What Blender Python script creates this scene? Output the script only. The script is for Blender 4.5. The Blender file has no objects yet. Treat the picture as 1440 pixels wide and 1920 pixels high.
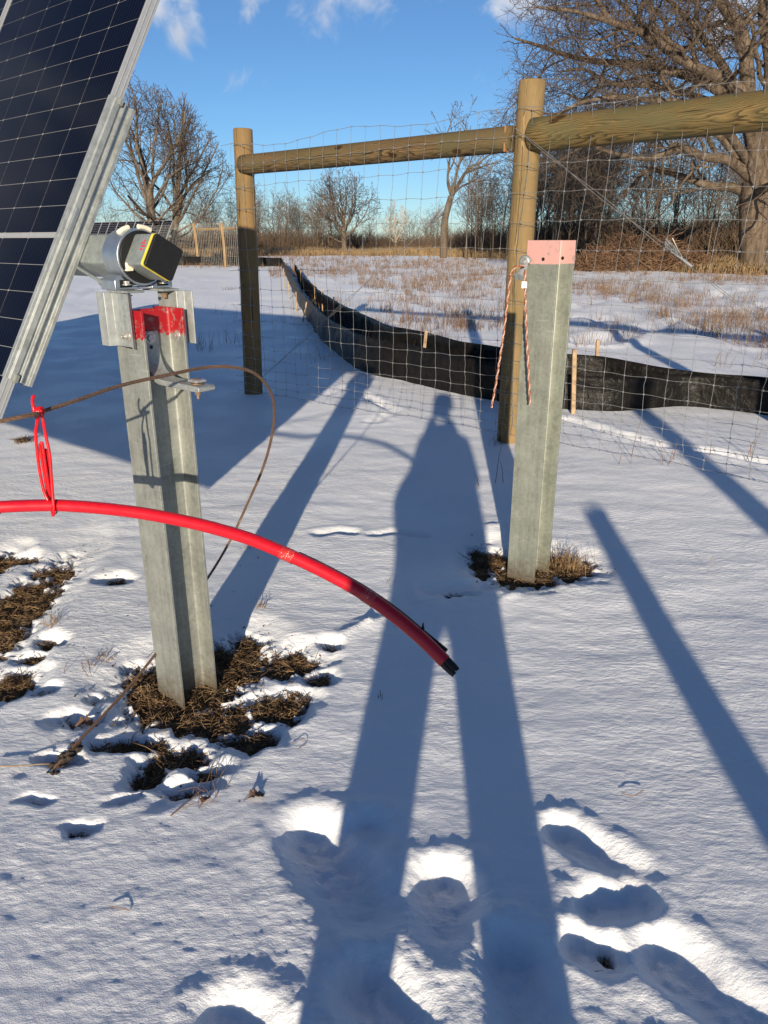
import bpy, bmesh, math, random
import numpy as np
from mathutils import Vector, Matrix

# ------------------------------------------------------------------ camera, light, exposure
scene = bpy.context.scene
R = math.radians
CAM_H, PITCH, FPX = 1.6, R(20.0), 1400.0
SUN_EL, ANTI_AZ = R(12.0), R(4.2)          # light travels away from the camera, 4.2 deg to the right

cam_data = bpy.data.cameras.new("camera")
cam = bpy.data.objects.new("camera", cam_data)
scene.collection.objects.link(cam)
cam.location = (0, 0, CAM_H)
cam.rotation_euler = (R(90) - PITCH, 0, 0)
cam_data.sensor_fit = 'HORIZONTAL'
cam_data.sensor_width = 36.0
cam_data.lens = 36.0 * FPX / 1440.0
cam_data.clip_start = 0.02
cam_data.clip_end = 3000
scene.camera = cam

world = bpy.data.worlds.new("World")
scene.world = world
world.use_nodes = True

LDIR = Vector((math.sin(ANTI_AZ) * math.cos(SUN_EL), math.cos(ANTI_AZ) * math.cos(SUN_EL), -math.sin(SUN_EL)))
sun_data = bpy.data.lights.new("sun", 'SUN')
sun_data.energy = 4.3
sun_data.angle = R(0.53)
sun_data.color = (1.0, 0.86, 0.66)
sun = bpy.data.objects.new("sun", sun_data)
scene.collection.objects.link(sun)
sun.location = (0, -20, 15)
sun.rotation_euler = LDIR.to_track_quat('-Z', 'Y').to_euler()

scene.view_settings.view_transform = 'Standard'
scene.view_settings.look = 'None'
scene.view_settings.gamma = 1.0
scene.view_settings.use_curve_mapping = False
scene.view_settings.exposure = 0.75


def build_world():
    nt = world.node_tree
    nt.nodes.clear()
    N, L = nt.nodes.new, nt.links.new
    out = N('ShaderNodeOutputWorld')
    bg = N('ShaderNodeBackground')
    bg.inputs['Strength'].default_value = 0.072
    sky = N('ShaderNodeTexSky')
    sky.sky_type = 'NISHITA'
    sky.sun_disc = False
    sky.sun_elevation = SUN_EL
    sky.sun_rotation = R(180) + ANTI_AZ
    sky.altitude = 200
    sky.air_density = 0.85
    sky.dust_density = 0.0
    sky.ozone_density = 4.6
    tc = N('ShaderNodeTexCoord')
    # clouds: soft puffs around a few directions of the sky, broken up with noise
    nz = N('ShaderNodeTexNoise')
    nz.inputs['Scale'].default_value = 16.0
    nz.inputs['Detail'].default_value = 9.0
    nz.inputs['Roughness'].default_value = 0.58
    nz.inputs['Distortion'].default_value = 0.4
    L(tc.outputs['Generated'], nz.inputs['Vector'])
    prev = None
    #        azimuth, elevation, radius (radians)
    for az, el, rad in ((-15.5, 14.8, 0.085), (-13.2, 12.2, 0.04), (-8.6, 15.3, 0.055), (-4.8, 15.8, 0.080), (-1.0, 15.6, 0.070),
                        (10, 15.0, 0.07), (22, 15.5, 0.12), (-32, 17.5, 0.16), (4, 21, 0.16), (48, 20, 0.2), (-60, 24, 0.25), (95, 22, 0.25),
                        (-110, 18, 0.2), (150, 25, 0.25), (-20, 38, 0.25), (40, 45, 0.3)):
        d = Vector((math.sin(R(az)) * math.cos(R(el)), math.cos(R(az)) * math.cos(R(el)), math.sin(R(el))))
        dist = N('ShaderNodeVectorMath'); dist.operation = 'DISTANCE'
        dist.inputs[1].default_value = d
        L(tc.outputs['Generated'], dist.inputs[0])
        mr = N('ShaderNodeMapRange')
        mr.inputs['From Min'].default_value = 0.0
        mr.inputs['From Max'].default_value = rad
        mr.inputs['To Min'].default_value = 1.0
        mr.inputs['To Max'].default_value = 0.0
        L(dist.outputs['Value'], mr.inputs['Value'])
        if prev is None:
            prev = mr.outputs['Result']
        else:
            mx = N('ShaderNodeMath'); mx.operation = 'MAXIMUM'
            L(prev, mx.inputs[0]); L(mr.outputs['Result'], mx.inputs[1])
            prev = mx.outputs[0]
    a = N('ShaderNodeMath'); a.operation = 'MULTIPLY_ADD'
    L(nz.outputs['Fac'], a.inputs[0]); a.inputs[1].default_value = 2.6; a.inputs[2].default_value = -1.45
    b = N('ShaderNodeMath'); b.operation = 'ADD'
    L(prev, b.inputs[0]); L(a.outputs[0], b.inputs[1])
    cm = N('ShaderNodeMapRange'); cm.interpolation_type = 'SMOOTHSTEP'
    cm.inputs['From Min'].default_value = 0.17
    cm.inputs['From Max'].default_value = 0.95
    cm.inputs['To Max'].default_value = 0.9
    L(b.outputs[0], cm.inputs['Value'])
    nz2 = N('ShaderNodeTexNoise')
    nz2.inputs['Scale'].default_value = 30.0
    nz2.inputs['Detail'].default_value = 6.0
    L(tc.outputs['Generated'], nz2.inputs['Vector'])
    cr = N('ShaderNodeValToRGB')
    cr.color_ramp.elements[0].position = 0.35
    cr.color_ramp.elements[0].color = (4.6, 5.0, 5.8, 1)
    cr.color_ramp.elements[1].position = 0.7
    cr.color_ramp.elements[1].color = (7.4, 7.3, 7.2, 1)
    L(nz2.outputs['Fac'], cr.inputs['Fac'])
    mix = N('ShaderNodeMix'); mix.data_type = 'RGBA'
    L(cm.outputs['Result'], mix.inputs['Factor'])
    L(sky.outputs['Color'], mix.inputs[6])
    L(cr.outputs['Color'], mix.inputs[7])
    L(mix.outputs[2], bg.inputs['Color'])
    L(bg.outputs[0], out.inputs['Surface'])


build_world()

# ------------------------------------------------------------------ helpers
COL = scene.collection
CU, CF = Vector((0, math.sin(PITCH), math.cos(PITCH))), Vector((0, math.cos(PITCH), -math.sin(PITCH)))


def ray(px, py):
    return Vector(((px - 720) / FPX, 0, 0)) + CU * ((960 - py) / FPX) + CF


def rise(y):
    """the ground climbs gently towards the photographer"""
    return 0.060 * 0.38 * np.log1p(np.exp(np.clip((2.1 - np.asarray(y, dtype=float)) / 0.38, -30, 8)))


def G(px, py, z=0.05):
    """point at height z over the ground plane seen at a photo position"""
    d = ray(px, py)
    zz = z
    for _ in range(5):
        t = (zz - CAM_H) / d.z
        zz = z + float(rise(d.y * t))
    return Vector((d.x * t, d.y * t, zz))


def D(px, py, y):
    d = ray(px, py)
    t = y / d.y
    return Vector((d.x * t, y, CAM_H + d.z * t))


def tag(o, label=None, cat=None, group=None, kind=None):
    if label: o['label'] = label
    if cat: o['category'] = cat
    if group: o['group'] = group
    if kind: o['kind'] = kind
    return o


def empty(name, loc, label=None, cat=None, group=None):
    o = bpy.data.objects.new(name, None)
    o.empty_display_size = 0.1
    COL.objects.link(o)
    o.location = loc
    return tag(o, label, cat, group)


def world_loc(o):
    v = Vector((0, 0, 0))
    while o is not None:
        v += o.location
        o = o.parent
    return v


class MB:
    """collects boxes, tubes and prisms (world coordinates) into ONE mesh"""

    def __init__(self):
        self.v, self.f = [], []

    def add(self, vs, fs):
        n = len(self.v)
        self.v += [tuple(p) for p in vs]
        self.f += [tuple(i + n for i in f) for f in fs]

    def box(self, c, hx, hy, hz):
        c, hx, hy, hz = Vector(c), Vector(hx), Vector(hy), Vector(hz)
        vs = [c + hx * i + hy * j + hz * k for k in (-1, 1) for j in (-1, 1) for i in (-1, 1)]
        self.add(vs, [(0, 2, 3, 1), (4, 5, 7, 6), (0, 1, 5, 4), (2, 6, 7, 3), (0, 4, 6, 2), (1, 3, 7, 5)])

    def prism(self, poly, off):
        """closed polygon (3D points) swept along off"""
        off = Vector(off)
        n = len(poly)
        vs = [Vector(p) for p in poly] + [Vector(p) + off for p in poly]
        fs = [tuple(range(n))[::-1], tuple(range(n, 2 * n))]
        fs += [(i, (i + 1) % n, n + (i + 1) % n, n + i) for i in range(n)]
        self.add(vs, fs)

    def tube(self, pts, r, n=8, cap=True):
        pts = [Vector(p) for p in pts]
        m = len(pts)
        rs = r if isinstance(r, (list, tuple)) else [r] * m
        up = Vector((0, 0, 1))
        t0 = (pts[1] - pts[0]).normalized()
        if abs(t0.dot(up)) > 0.9: up = Vector((1, 0, 0))
        u = t0.cross(up).normalized()
        vs, fs = [], []
        for i, p in enumerate(pts):
            t = (pts[min(i + 1, m - 1)] - pts[max(i - 1, 0)]).normalized()
            u = (u - t * u.dot(t)).normalized()
            w = t.cross(u)
            for k in range(n):
                a = 2 * math.pi * k / n
                vs.append(p + (u * math.cos(a) + w * math.sin(a)) * rs[i])
        for i in range(m - 1):
            for k in range(n):
                a, b = i * n + k, i * n + (k + 1) % n
                fs.append((a, b, b + n, a + n))
        if cap:
            fs.append(tuple(range(n))[::-1])
            fs.append(tuple(range((m - 1) * n, m * n)))
        self.add(vs, fs)

    def build(self, name, mat, parent=None, smooth=None, bevel=0.0, kind=None):
        o0 = world_loc(parent) if parent else Vector((0, 0, 0))
        me = bpy.data.meshes.new(name)
        me.from_pydata([tuple(Vector(p) - o0) for p in self.v], [], self.f)
        bm = bmesh.new(); bm.from_mesh(me)
        bmesh.ops.recalc_face_normals(bm, faces=bm.faces)
        bm.to_mesh(me); bm.free()
        if smooth is not None:
            me.shade_smooth()
            me.set_sharp_from_angle(angle=R(smooth))
        me.materials.append(mat)
        o = bpy.data.objects.new(name, me)
        COL.objects.link(o)
        if parent: o.parent = parent
        if kind: o['kind'] = kind
        if bevel:
            b = o.modifiers.new("bevel", 'BEVEL'); b.width = bevel; b.segments = 2; b.limit_method = 'ANGLE'; b.angle_limit = R(35)
        return o


def copy_obj(o, parent=None):
    c = o.copy()
    COL.objects.link(c)
    if parent is not None:
        c.parent = parent
    return c


def copy_tree(o, parent=None):
    kids = list(o.children)
    c = copy_obj(o, parent)
    for k in kids:
        copy_tree(k, c)
    return c


def np_mesh(name, V, F4, mat, parent=None, smooth=True):
    me = bpy.data.meshes.new(name)
    nv, nf = len(V), len(F4)
    k = F4.shape[1]
    me.vertices.add(nv)
    me.vertices.foreach_set("co", np.ascontiguousarray(V, dtype=np.float32).ravel())
    me.loops.add(nf * k)
    me.loops.foreach_set("vertex_index", np.ascontiguousarray(F4, dtype=np.int32).ravel())
    me.polygons.add(nf)
    me.polygons.foreach_set("loop_start", np.arange(0, nf * k, k, dtype=np.int32))
    if smooth:
        me.polygons.foreach_set("use_smooth", np.ones(nf, dtype=bool))
    me.update(calc_edges=True)
    me.materials.append(mat)
    o = bpy.data.objects.new(name, me)
    COL.objects.link(o)
    if parent: o.parent = parent
    return o


def catmull(pts, k=8):
    P = [Vector(p) for p in pts]
    P = [P[0] * 2 - P[1]] + P + [P[-1] * 2 - P[-2]]
    out = []
    for i in range(1, len(P) - 2):
        for j in range(k):
            t = j / k
            a, b, c, d = P[i - 1], P[i], P[i + 1], P[i + 2]
            out.append(0.5 * ((2 * b) + (c - a) * t + (2 * a - 5 * b + 4 * c - d) * t * t + (3 * b - a - 3 * c + d) * t ** 3))
    out.append(P[-2])
    return out


# ------------------------------------------------------------------ noise
def perlin(x, y, seed=0):
    xi, yi = np.floor(x).astype(np.int64), np.floor(y).astype(np.int64)
    xf, yf = x - xi, y - yi

    def g(ix, iy, dx, dy):
        h = (ix * 374761393 + iy * 668265263 + seed * 1442695041) & 0x7fffffff
        h = ((h ^ (h >> 13)) * 1274126177) & 0x7fffffff
        h = h ^ (h >> 16)
        a = (h & 1023) * (2 * np.pi / 1024)
        return np.cos(a) * dx + np.sin(a) * dy
    u, v = xf * xf * xf * (xf * (xf * 6 - 15) + 10), yf * yf * yf * (yf * (yf * 6 - 15) + 10)
    n00, n10 = g(xi, yi, xf, yf), g(xi + 1, yi, xf - 1, yf)
    n01, n11 = g(xi, yi + 1, xf, yf - 1), g(xi + 1, yi + 1, xf - 1, yf - 1)
    return (n00 + u * (n10 - n00)) * (1 - v) + (n01 + u * (n11 - n01)) * v


def fbm(x, y, seed=0, oct=4, gain=0.5):
    s, a = 0, 1.0
    for i in range(oct):
        s = s + a * perlin(x, y, seed + i * 17)
        x, y, a = x * 2.03 + 5.1, y * 2.03 + 1.7, a * gain
    return s


def sst(a, b, x):
    t = np.clip((x - a) / (b - a), 0, 1)
    return t * t * (3 - 2 * t)


# ------------------------------------------------------------------ materials
def mat(name):
    m = bpy.data.materials.new(name)
    m.use_nodes = True
    nt = m.node_tree
    return m, nt, nt.nodes['Principled BSDF'], nt.nodes.new, nt.links.new


def noise_node(N, L, vec, scale, detail=4, rough=0.5, dist=0.0):
    n = N('ShaderNodeTexNoise')
    n.inputs['Scale'].default_value = scale
    n.inputs['Detail'].default_value = detail
    n.inputs['Roughness'].default_value = rough
    n.inputs['Distortion'].default_value = dist
    if vec is not None: L(vec, n.inputs['Vector'])
    return n


def ramp(N, L, fac, stops):
    r = N('ShaderNodeValToRGB')
    e = r.color_ramp.elements
    while len(e) < len(stops): e.new(0.5)
    for el, (p, c) in zip(e, stops):
        el.position = p
        el.color = (*c, 1) if len(c) == 3 else c
    L(fac, r.inputs['Fac'])
    return r


def bump(N, L, height, strength, dist, bsdf, prev=None):
    b = N('ShaderNodeBump')
    b.inputs['Strength'].default_value = strength
    b.inputs['Distance'].default_value = dist
    L(height, b.inputs['Height'])
    if prev is not None: L(prev, b.inputs['Normal'])
    L(b.outputs['Normal'], bsdf.inputs['Normal'])
    return b.outputs['Normal']


def plain(name, col, rough=0.6, metal=0.0, spec=None, var=0.15, scale=40):
    m, nt, p, N, L = mat(name)
    tc = N('ShaderNodeTexCoord')
    n = noise_node(N, L, tc.outputs['Object'], scale, 4)
    lo = tuple(c * (1 - var) for c in col); hi = tuple(min(1, c * (1 + var)) for c in col)
    r = ramp(N, L, n.outputs['Fac'], [(0.3, lo), (0.7, hi)])
    L(r.outputs['Color'], p.inputs['Base Color'])
    p.inputs['Roughness'].default_value = rough
    p.inputs['Metallic'].default_value = metal
    if spec is not None: p.inputs['Specular IOR Level'].default_value = spec
    return m


def snow_mat():
    m, nt, p, N, L = mat("snow")
    tc = N('ShaderNodeTexCoord')
    o = tc.outputs['Object']
    p.inputs['Roughness'].default_value = 0.55
    p.inputs['Diffuse Roughness'].default_value = 0.12
    p.inputs['Subsurface Weight'].default_value = 0.35
    p.inputs['Subsurface Radius'].default_value = (1.0, 1.1, 1.25)
    p.inputs['Subsurface Scale'].default_value = 0.012
    p.inputs['Specular IOR Level'].default_value = 0.2
    n0 = noise_node(N, L, o, 0.7, 3)
    r = ramp(N, L, n0.outputs['Fac'], [(0.3, (0.78, 0.80, 0.84)), (0.7, (0.82, 0.835, 0.865))])
    L(r.outputs['Color'], p.inputs['Base Color'])
    ng = noise_node(N, L, o, 1.3, 4, 0.6)
    gr = N('ShaderNodeMapRange'); gr.inputs['From Min'].default_value = 0.42; gr.inputs['From Max'].default_value = 0.62
    gr.inputs['To Min'].default_value = 0.38; gr.inputs['To Max'].default_value = 0.7
    L(ng.outputs['Fac'], gr.inputs['Value']); L(gr.outputs[0], p.inputs['Roughness'])
    mpw = N('ShaderNodeMapping'); mpw.inputs['Scale'].default_value = (30, 62, 40)
    L(o, mpw.inputs['Vector'])
    n1 = noise_node(N, L, mpw.outputs[0], 1.0, 5, 0.6)
    bs = N('ShaderNodeMapRange'); bs.inputs['From Min'].default_value = 0.38; bs.inputs['From Max'].default_value = 0.62
    bs.inputs['To Min'].default_value = 0.35; bs.inputs['To Max'].default_value = 1.0
    L(ng.outputs['Fac'], bs.inputs['Value'])
    hm = N('ShaderNodeMath'); hm.operation = 'MULTIPLY'
    L(n1.outputs['Fac'], hm.inputs[0]); L(bs.outputs[0], hm.inputs[1])
    nb = bump(N, L, hm.outputs[0], 0.75, 0.012, p)
    n2 = noise_node(N, L, o, 260, 4, 0.65)
    bump(N, L, n2.outputs['Fac'], 0.55, 0.004, p, nb)
    return m


def soil_mat():
    m, nt, p, N, L = mat("soil")
    tc = N('ShaderNodeTexCoord')
    n = noise_node(N, L, tc.outputs['Object'], 38, 8, 0.7)
    r = ramp(N, L, n.outputs['Fac'], [(0.3, (0.055, 0.04, 0.026)), (0.52, (0.13, 0.095, 0.055)), (0.72, (0.24, 0.18, 0.10))])
    L(r.outputs['Color'], p.inputs['Base Color'])
    p.inputs['Roughness'].default_value = 0.95
    n2 = noise_node(N, L, tc.outputs['Object'], 120, 5, 0.7)
    bump(N, L, n2.outputs['Fac'], 1.0, 0.012, p)
    return m


def galv_mat(name, base=(0.245, 0.258, 0.238), paint=None, zmin=0.0, ragged=0.02, metal=0.35, wear=0.33, mud=False):
    m, nt, p, N, L = mat(name)
    tc = N('ShaderNodeTexCoord')
    o = tc.outputs['Object']
    vor = N('ShaderNodeTexVoronoi'); vor.inputs['Scale'].default_value = 90
    L(o, vor.inputs['Vector'])
    n1 = noise_node(N, L, o, 9, 6, 0.65)
    mp = N('ShaderNodeMapping'); mp.inputs['Scale'].default_value = (60, 60, 3)
    L(o, mp.inputs['Vector'])
    n2 = noise_node(N, L, mp.outputs[0], 1.0, 4, 0.6)
    mixf = N('ShaderNodeMath'); mixf.operation = 'MULTIPLY_ADD'
    L(n1.outputs['Fac'], mixf.inputs[0]); mixf.inputs[1].default_value = 0.62
    mul = N('ShaderNodeMath'); mul.operation = 'MULTIPLY'; mul.inputs[1].default_value = 0.38
    L(n2.outputs['Fac'], mul.inputs[0]); L(mul.outputs[0], mixf.inputs[2])
    v2 = N('ShaderNodeMath'); v2.operation = 'MULTIPLY_ADD'; v2.inputs[1].default_value = 0.16
    L(vor.outputs['Color'], v2.inputs[0]); L(mixf.outputs[0], v2.inputs[2])
    lo = tuple(c * 0.62 for c in base); hi = tuple(c * 1.38 for c in base)
    r = ramp(N, L, v2.outputs[0], [(0.35, lo), (0.56, base), (0.8, hi)])
    col = r.outputs['Color']
    # white rust blotches and faint rusty stains, fixed to the metal
    n3 = noise_node(N, L, o, 24, 6, 0.7)
    r3 = ramp(N, L, n3.outputs['Fac'], [(0.66, (0, 0, 0)), (0.76, (1, 1, 1))])
    mw = N('ShaderNodeMix'); mw.data_type = 'RGBA'
    fm = N('ShaderNodeMath'); fm.operation = 'MULTIPLY'; fm.inputs[1].default_value = 0.45
    L(r3.outputs['Color'], fm.inputs[0]); L(fm.outputs[0], mw.inputs['Factor'])
    L(col, mw.inputs[6]); mw.inputs[7].default_value = (0.42, 0.43, 0.42, 1)
    col = mw.outputs[2]
    p.inputs['Metallic'].default_value = metal
    if paint:
        sep = N('ShaderNodeSeparateXYZ'); L(o, sep.inputs[0])
        n4 = noise_node(N, L, mp.outputs[0], 0.9, 3, 0.6)
        ad = N('ShaderNodeMath'); ad.operation = 'MULTIPLY_ADD'; ad.inputs[1].default_value = ragged
        L(n4.outputs['Fac'], ad.inputs[0]); L(sep.outputs['Z'], ad.inputs[2])
        st = N('ShaderNodeMapRange'); st.inputs['From Min'].default_value = zmin; st.inputs['From Max'].default_value = zmin + 0.003
        L(ad.outputs[0], st.inputs['Value'])
        n5 = noise_node(N, L, o, 45, 5, 0.7)
        r5 = ramp(N, L, n5.outputs['Fac'], [(wear, (0.25, 0.25, 0.25)), (wear + 0.1, (1, 1, 1))])
        mm = N('ShaderNodeMath'); mm.operation = 'MULTIPLY'
        L(st.outputs[0], mm.inputs[0]); L(r5.outputs['Color'], mm.inputs[1])
        mp2 = N('ShaderNodeMix'); mp2.data_type = 'RGBA'
        L(mm.outputs[0], mp2.inputs['Factor']); L(col, mp2.inputs[6])
        mp2.inputs[7].default_value = (*paint, 1)
        col = mp2.outputs[2]
        im = N('ShaderNodeMath'); im.operation = 'MULTIPLY_ADD'; im.inputs[1].default_value = -metal; im.inputs[2].default_value = metal
        L(mm.outputs[0], im.inputs[0]); L(im.outputs[0], p.inputs['Metallic'])
    if mud:
        # dried mud splashed on the foot, and thin scratches
        sp = N('ShaderNodeSeparateXYZ'); L(o, sp.inputs[0])
        nm = noise_node(N, L, o, 35, 6, 0.7)
        zz = N('ShaderNodeMath'); zz.operation = 'MULTIPLY_ADD'; zz.inputs[1].default_value = -0.30
        L(nm.outputs['Fac'], zz.inputs[0]); L(sp.outputs['Z'], zz.inputs[2])
        zr = N('ShaderNodeMapRange'); zr.inputs['From Min'].default_value = -0.13; zr.inputs['From Max'].default_value = -0.02
        zr.inputs['To Min'].default_value = 0.85; zr.inputs['To Max'].default_value = 0.0
        L(zz.outputs[0], zr.inputs['Value'])
        mm2 = N('ShaderNodeMix'); mm2.data_type = 'RGBA'
        L(zr.outputs[0], mm2.inputs['Factor']); L(col, mm2.inputs[6]); mm2.inputs[7].default_value = (0.12, 0.09, 0.06, 1)
        ms = N('ShaderNodeMapping'); ms.inputs['Scale'].default_value = (5, 5, 160); ms.inputs['Rotation'].default_value = (0.5, 0.3, 0)
        L(o, ms.inputs['Vector'])
        ns = noise_node(N, L, ms.outputs[0], 1.0, 2, 0.5)
        rs = ramp(N, L, ns.outputs['Fac'], [(0.70, (0, 0, 0)), (0.74, (0.5, 0.5, 0.5))])
        m3 = N('ShaderNodeMix'); m3.data_type = 'RGBA'
        L(rs.outputs['Color'], m3.inputs['Factor']); L(mm2.outputs[2], m3.inputs[6]); m3.inputs[7].default_value = (0.42, 0.43, 0.41, 1)
        # rusty blot
        nr = noise_node(N, L, o, 13, 3, 0.6)
        rr2 = ramp(N, L, nr.outputs['Fac'], [(0.735, (0, 0, 0)), (0.76, (0.7, 0.7, 0.7))])
        m4 = N('ShaderNodeMix'); m4.data_type = 'RGBA'
        L(rr2.outputs['Color'], m4.inputs['Factor']); L(m3.outputs[2], m4.inputs[6]); m4.inputs[7].default_value = (0.10, 0.05, 0.03, 1)
        col = m4.outputs[2]
    L(col, p.inputs['Base Color'])
    rr = N('ShaderNodeMapRange'); rr.inputs['To Min'].default_value = 0.38; rr.inputs['To Max'].default_value = 0.62
    L(n1.outputs['Fac'], rr.inputs['Value']); L(rr.outputs[0], p.inputs['Roughness'])
    bump(N, L, n3.outputs['Fac'], 0.25, 0.002, p)
    return m


def wood_mat(name, dark, light, seed=0.0, green=0.0):
    """round treated pine: rings cut by the surface give cathedral grain; local Z is the log axis"""
    m, nt, p, N, L = mat(name)
    tc = N('ShaderNodeTexCoord')
    mp = N('ShaderNodeMapping')
    mp.inputs['Scale'].default_value = (1, 1, 0.16)
    mp.inputs['Location'].default_value = (0.02 + seed, 0.05, seed * 3)
    L(tc.outputs['Object'], mp.inputs['Vector'])
    nd = noise_node(N, L, mp.outputs[0], 7.0, 3, 0.5)
    mad = N('ShaderNodeVectorMath'); mad.operation = 'MULTIPLY_ADD'
    mad.inputs[1].default_value = (0.075, 0.075, 0.0)
    L(nd.outputs['Color'], mad.inputs[0]); L(mp.outputs[0], mad.inputs[2])
    wv = N('ShaderNodeTexWave'); wv.wave_type = 'RINGS'; wv.rings_direction = 'Z'; wv.wave_profile = 'SAW'
    wv.inputs['Scale'].default_value = 56
    wv.inputs['Distortion'].default_value = 2.6
    wv.inputs['Detail'].default_value = 2
    wv.inputs['Detail Scale'].default_value = 1.5
    L(mad.outputs[0], wv.inputs['Vector'])
    r = ramp(N, L, wv.outputs['Fac'], [(0.0, tuple(c * 1.12 for c in light)), (0.45, tuple(a * 0.7 + b * 0.3 for a, b in zip(light, dark))), (0.86, tuple(c * 0.7 for c in dark)), (1.0, light)])
    mp2 = N('ShaderNodeMapping'); mp2.inputs['Scale'].default_value = (9, 9, 1.4)
    L(tc.outputs['Object'], mp2.inputs['Vector'])
    n2 = noise_node(N, L, mp2.outputs[0], 1.4, 6, 0.6)
    r2 = ramp(N, L, n2.outputs['Fac'], [(0.3, (0.72, 0.74, 0.66)), (0.7, (1.12, 1.06, 0.98))])
    mul = N('ShaderNodeMix'); mul.data_type = 'RGBA'; mul.blend_type = 'MULTIPLY'
    mul.inputs['Factor'].default_value = 1.0
    L(r.outputs['Color'], mul.inputs[6]); L(r2.outputs['Color'], mul.inputs[7])
    col = mul.outputs[2]
    if green:
        n6 = noise_node(N, L, tc.outputs['Object'], 3.5, 4, 0.6)
        r6 = ramp(N, L, n6.outputs['Fac'], [(0.42, (0, 0, 0)), (0.62, (green,) * 3)])
        mg = N('ShaderNodeMix'); mg.data_type = 'RGBA'
        L(r6.outputs['Color'], mg.inputs['Factor']); L(col, mg.inputs[6]); mg.inputs[7].default_value = (0.085, 0.085, 0.040, 1)
        col = mg.outputs[2]
    # long drying checks
    mp3 = N('ShaderNodeMapping'); mp3.inputs['Scale'].default_value = (34, 34, 1.1)
    L(tc.outputs['Object'], mp3.inputs['Vector'])
    n3 = noise_node(N, L, mp3.outputs[0], 1.0, 3, 0.5)
    r3 = ramp(N, L, n3.outputs['Fac'], [(0.30, (0.22, 0.19, 0.17)), (0.355, (1, 1, 1))])
    mc = N('ShaderNodeMix'); mc.data_type = 'RGBA'; mc.blend_type = 'MULTIPLY'; mc.inputs['Factor'].default_value = 1.0
    L(col, mc.inputs[6]); L(r3.outputs['Color'], mc.inputs[7])
    mk = N('ShaderNodeMapping'); mk.inputs['Scale'].default_value = (4.2, 4.2, 2.3); mk.inputs['Location'].default_value = (seed * 40, 1.3, 0.4)
    L(tc.outputs['Object'], mk.inputs['Vector'])
    vk = N('ShaderNodeTexVoronoi'); vk.inputs['Scale'].default_value = 1.0
    L(mk.outputs[0], vk.inputs['Vector'])
    rk = ramp(N, L, vk.outputs['Distance'], [(0.0, (0.22, 0.13, 0.07)), (0.085, (0.45, 0.33, 0.22)), (0.12, (1, 1, 1))])
    mq = N('ShaderNodeMix'); mq.data_type = 'RGBA'; mq.blend_type = 'MULTIPLY'; mq.inputs['Factor'].default_value = 1.0
    L(mc.outputs[2], mq.inputs[6]); L(rk.outputs['Color'], mq.inputs[7])
    L(mq.outputs[2], p.inputs['Base Color'])
    p.inputs['Roughness'].default_value = 0.75
    p.inputs['Specular IOR Level'].default_value = 0.25
    nb = bump(N, L, r3.outputs['Color'], 0.5, 0.006, p)
    bump(N, L, wv.outputs['Fac'], 0.2, 0.003, p, nb)
    return m


def bark_mat(name, a, b, scale=6):
    m, nt, p, N, L = mat(name)
    tc = N('ShaderNodeTexCoord')
    mp = N('ShaderNodeMapping'); mp.inputs['Scale'].default_value = (1, 1, 0.25)
    L(tc.outputs['Object'], mp.inputs['Vector'])
    n = noise_node(N, L, mp.outputs[0], scale, 6, 0.7)
    r = ramp(N, L, n.outputs['Fac'], [(0.35, a), (0.65, b)])
    L(r.outputs['Color'], p.inputs['Base Color'])
    p.inputs['Roughness'].default_value = 0.9
    p.inputs['Specular IOR Level'].default_value = 0.15
    bump(N, L, n.outputs['Fac'], 0.9, 0.08, p)
    return m


def fabric_mat():
    m, nt, p, N, L = mat("black_fabric")
    tc = N('ShaderNodeTexCoord')
    n = noise_node(N, L, tc.outputs['Object'], 6, 6, 0.65)
    r = ramp(N, L, n.outputs['Fac'], [(0.3, (0.0045, 0.0042, 0.004)), (0.7, (0.014, 0.012, 0.011))])
    L(r.outputs['Color'], p.inputs['Base Color'])
    p.inputs['Roughness'].default_value = 0.42
    p.inputs['Specular IOR Level'].default_value = 0.16
    n2 = noise_node(N, L, tc.outputs['Object'], 9, 4, 0.6, 1.2)
    bump(N, L, n2.outputs['Fac'], 0.8, 0.03, p)
    return m


M = {}
M['snow'] = snow_mat()
M['soil'] = soil_mat()
M['galv'] = galv_mat("galvanised_steel")
M['galv_bright'] = galv_mat("galvanised_bracket", base=(0.33, 0.35, 0.345), metal=0.5)
M['pile_red'] = galv_mat("pile_steel_red_paint", paint=(0.30, 0.007, 0.012), zmin=1.345, ragged=0.05, wear=0.36, mud=True)
M['pile_pink'] = galv_mat("pile_steel_pink_paint", base=(0.235, 0.252, 0.215), paint=(0.50, 0.275, 0.25), zmin=1.505, ragged=0.006, mud=True)
M['tube_steel'] = galv_mat("tube_steel", base=(0.27, 0.30, 0.29), metal=0.5)
M['alu'] = plain("aluminium", (0.45, 0.46, 0.47), 0.34, 0.75, var=0.06)
M['frame_alu'] = plain("frame_aluminium", (0.40, 0.41, 0.42), 0.45, 0.4, var=0.05)
M['cast_alu'] = plain("cast_bearing", (0.48, 0.52, 0.56), 0.38, 0.9, var=0.08)
M['black_plastic'] = plain("black_plastic", (0.012, 0.012, 0.012), 0.45, 0, 0.3)
M['cream_plastic'] = plain("cream_plastic", (0.72, 0.66, 0.50), 0.5)
M['yellow'] = plain("yellow_edge", (0.62, 0.52, 0.06), 0.5)
M['red_mark'] = plain("red_mark", (0.55, 0.02, 0.04), 0.5)
M['zinc'] = plain("zinc_bolt", (0.52, 0.50, 0.47), 0.35, 0.7, var=0.2, scale=120)
M['rusty_bolt'] = plain("rusty_bolt", (0.23, 0.15, 0.10), 0.6, 0.4, var=0.4, scale=120)


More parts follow.
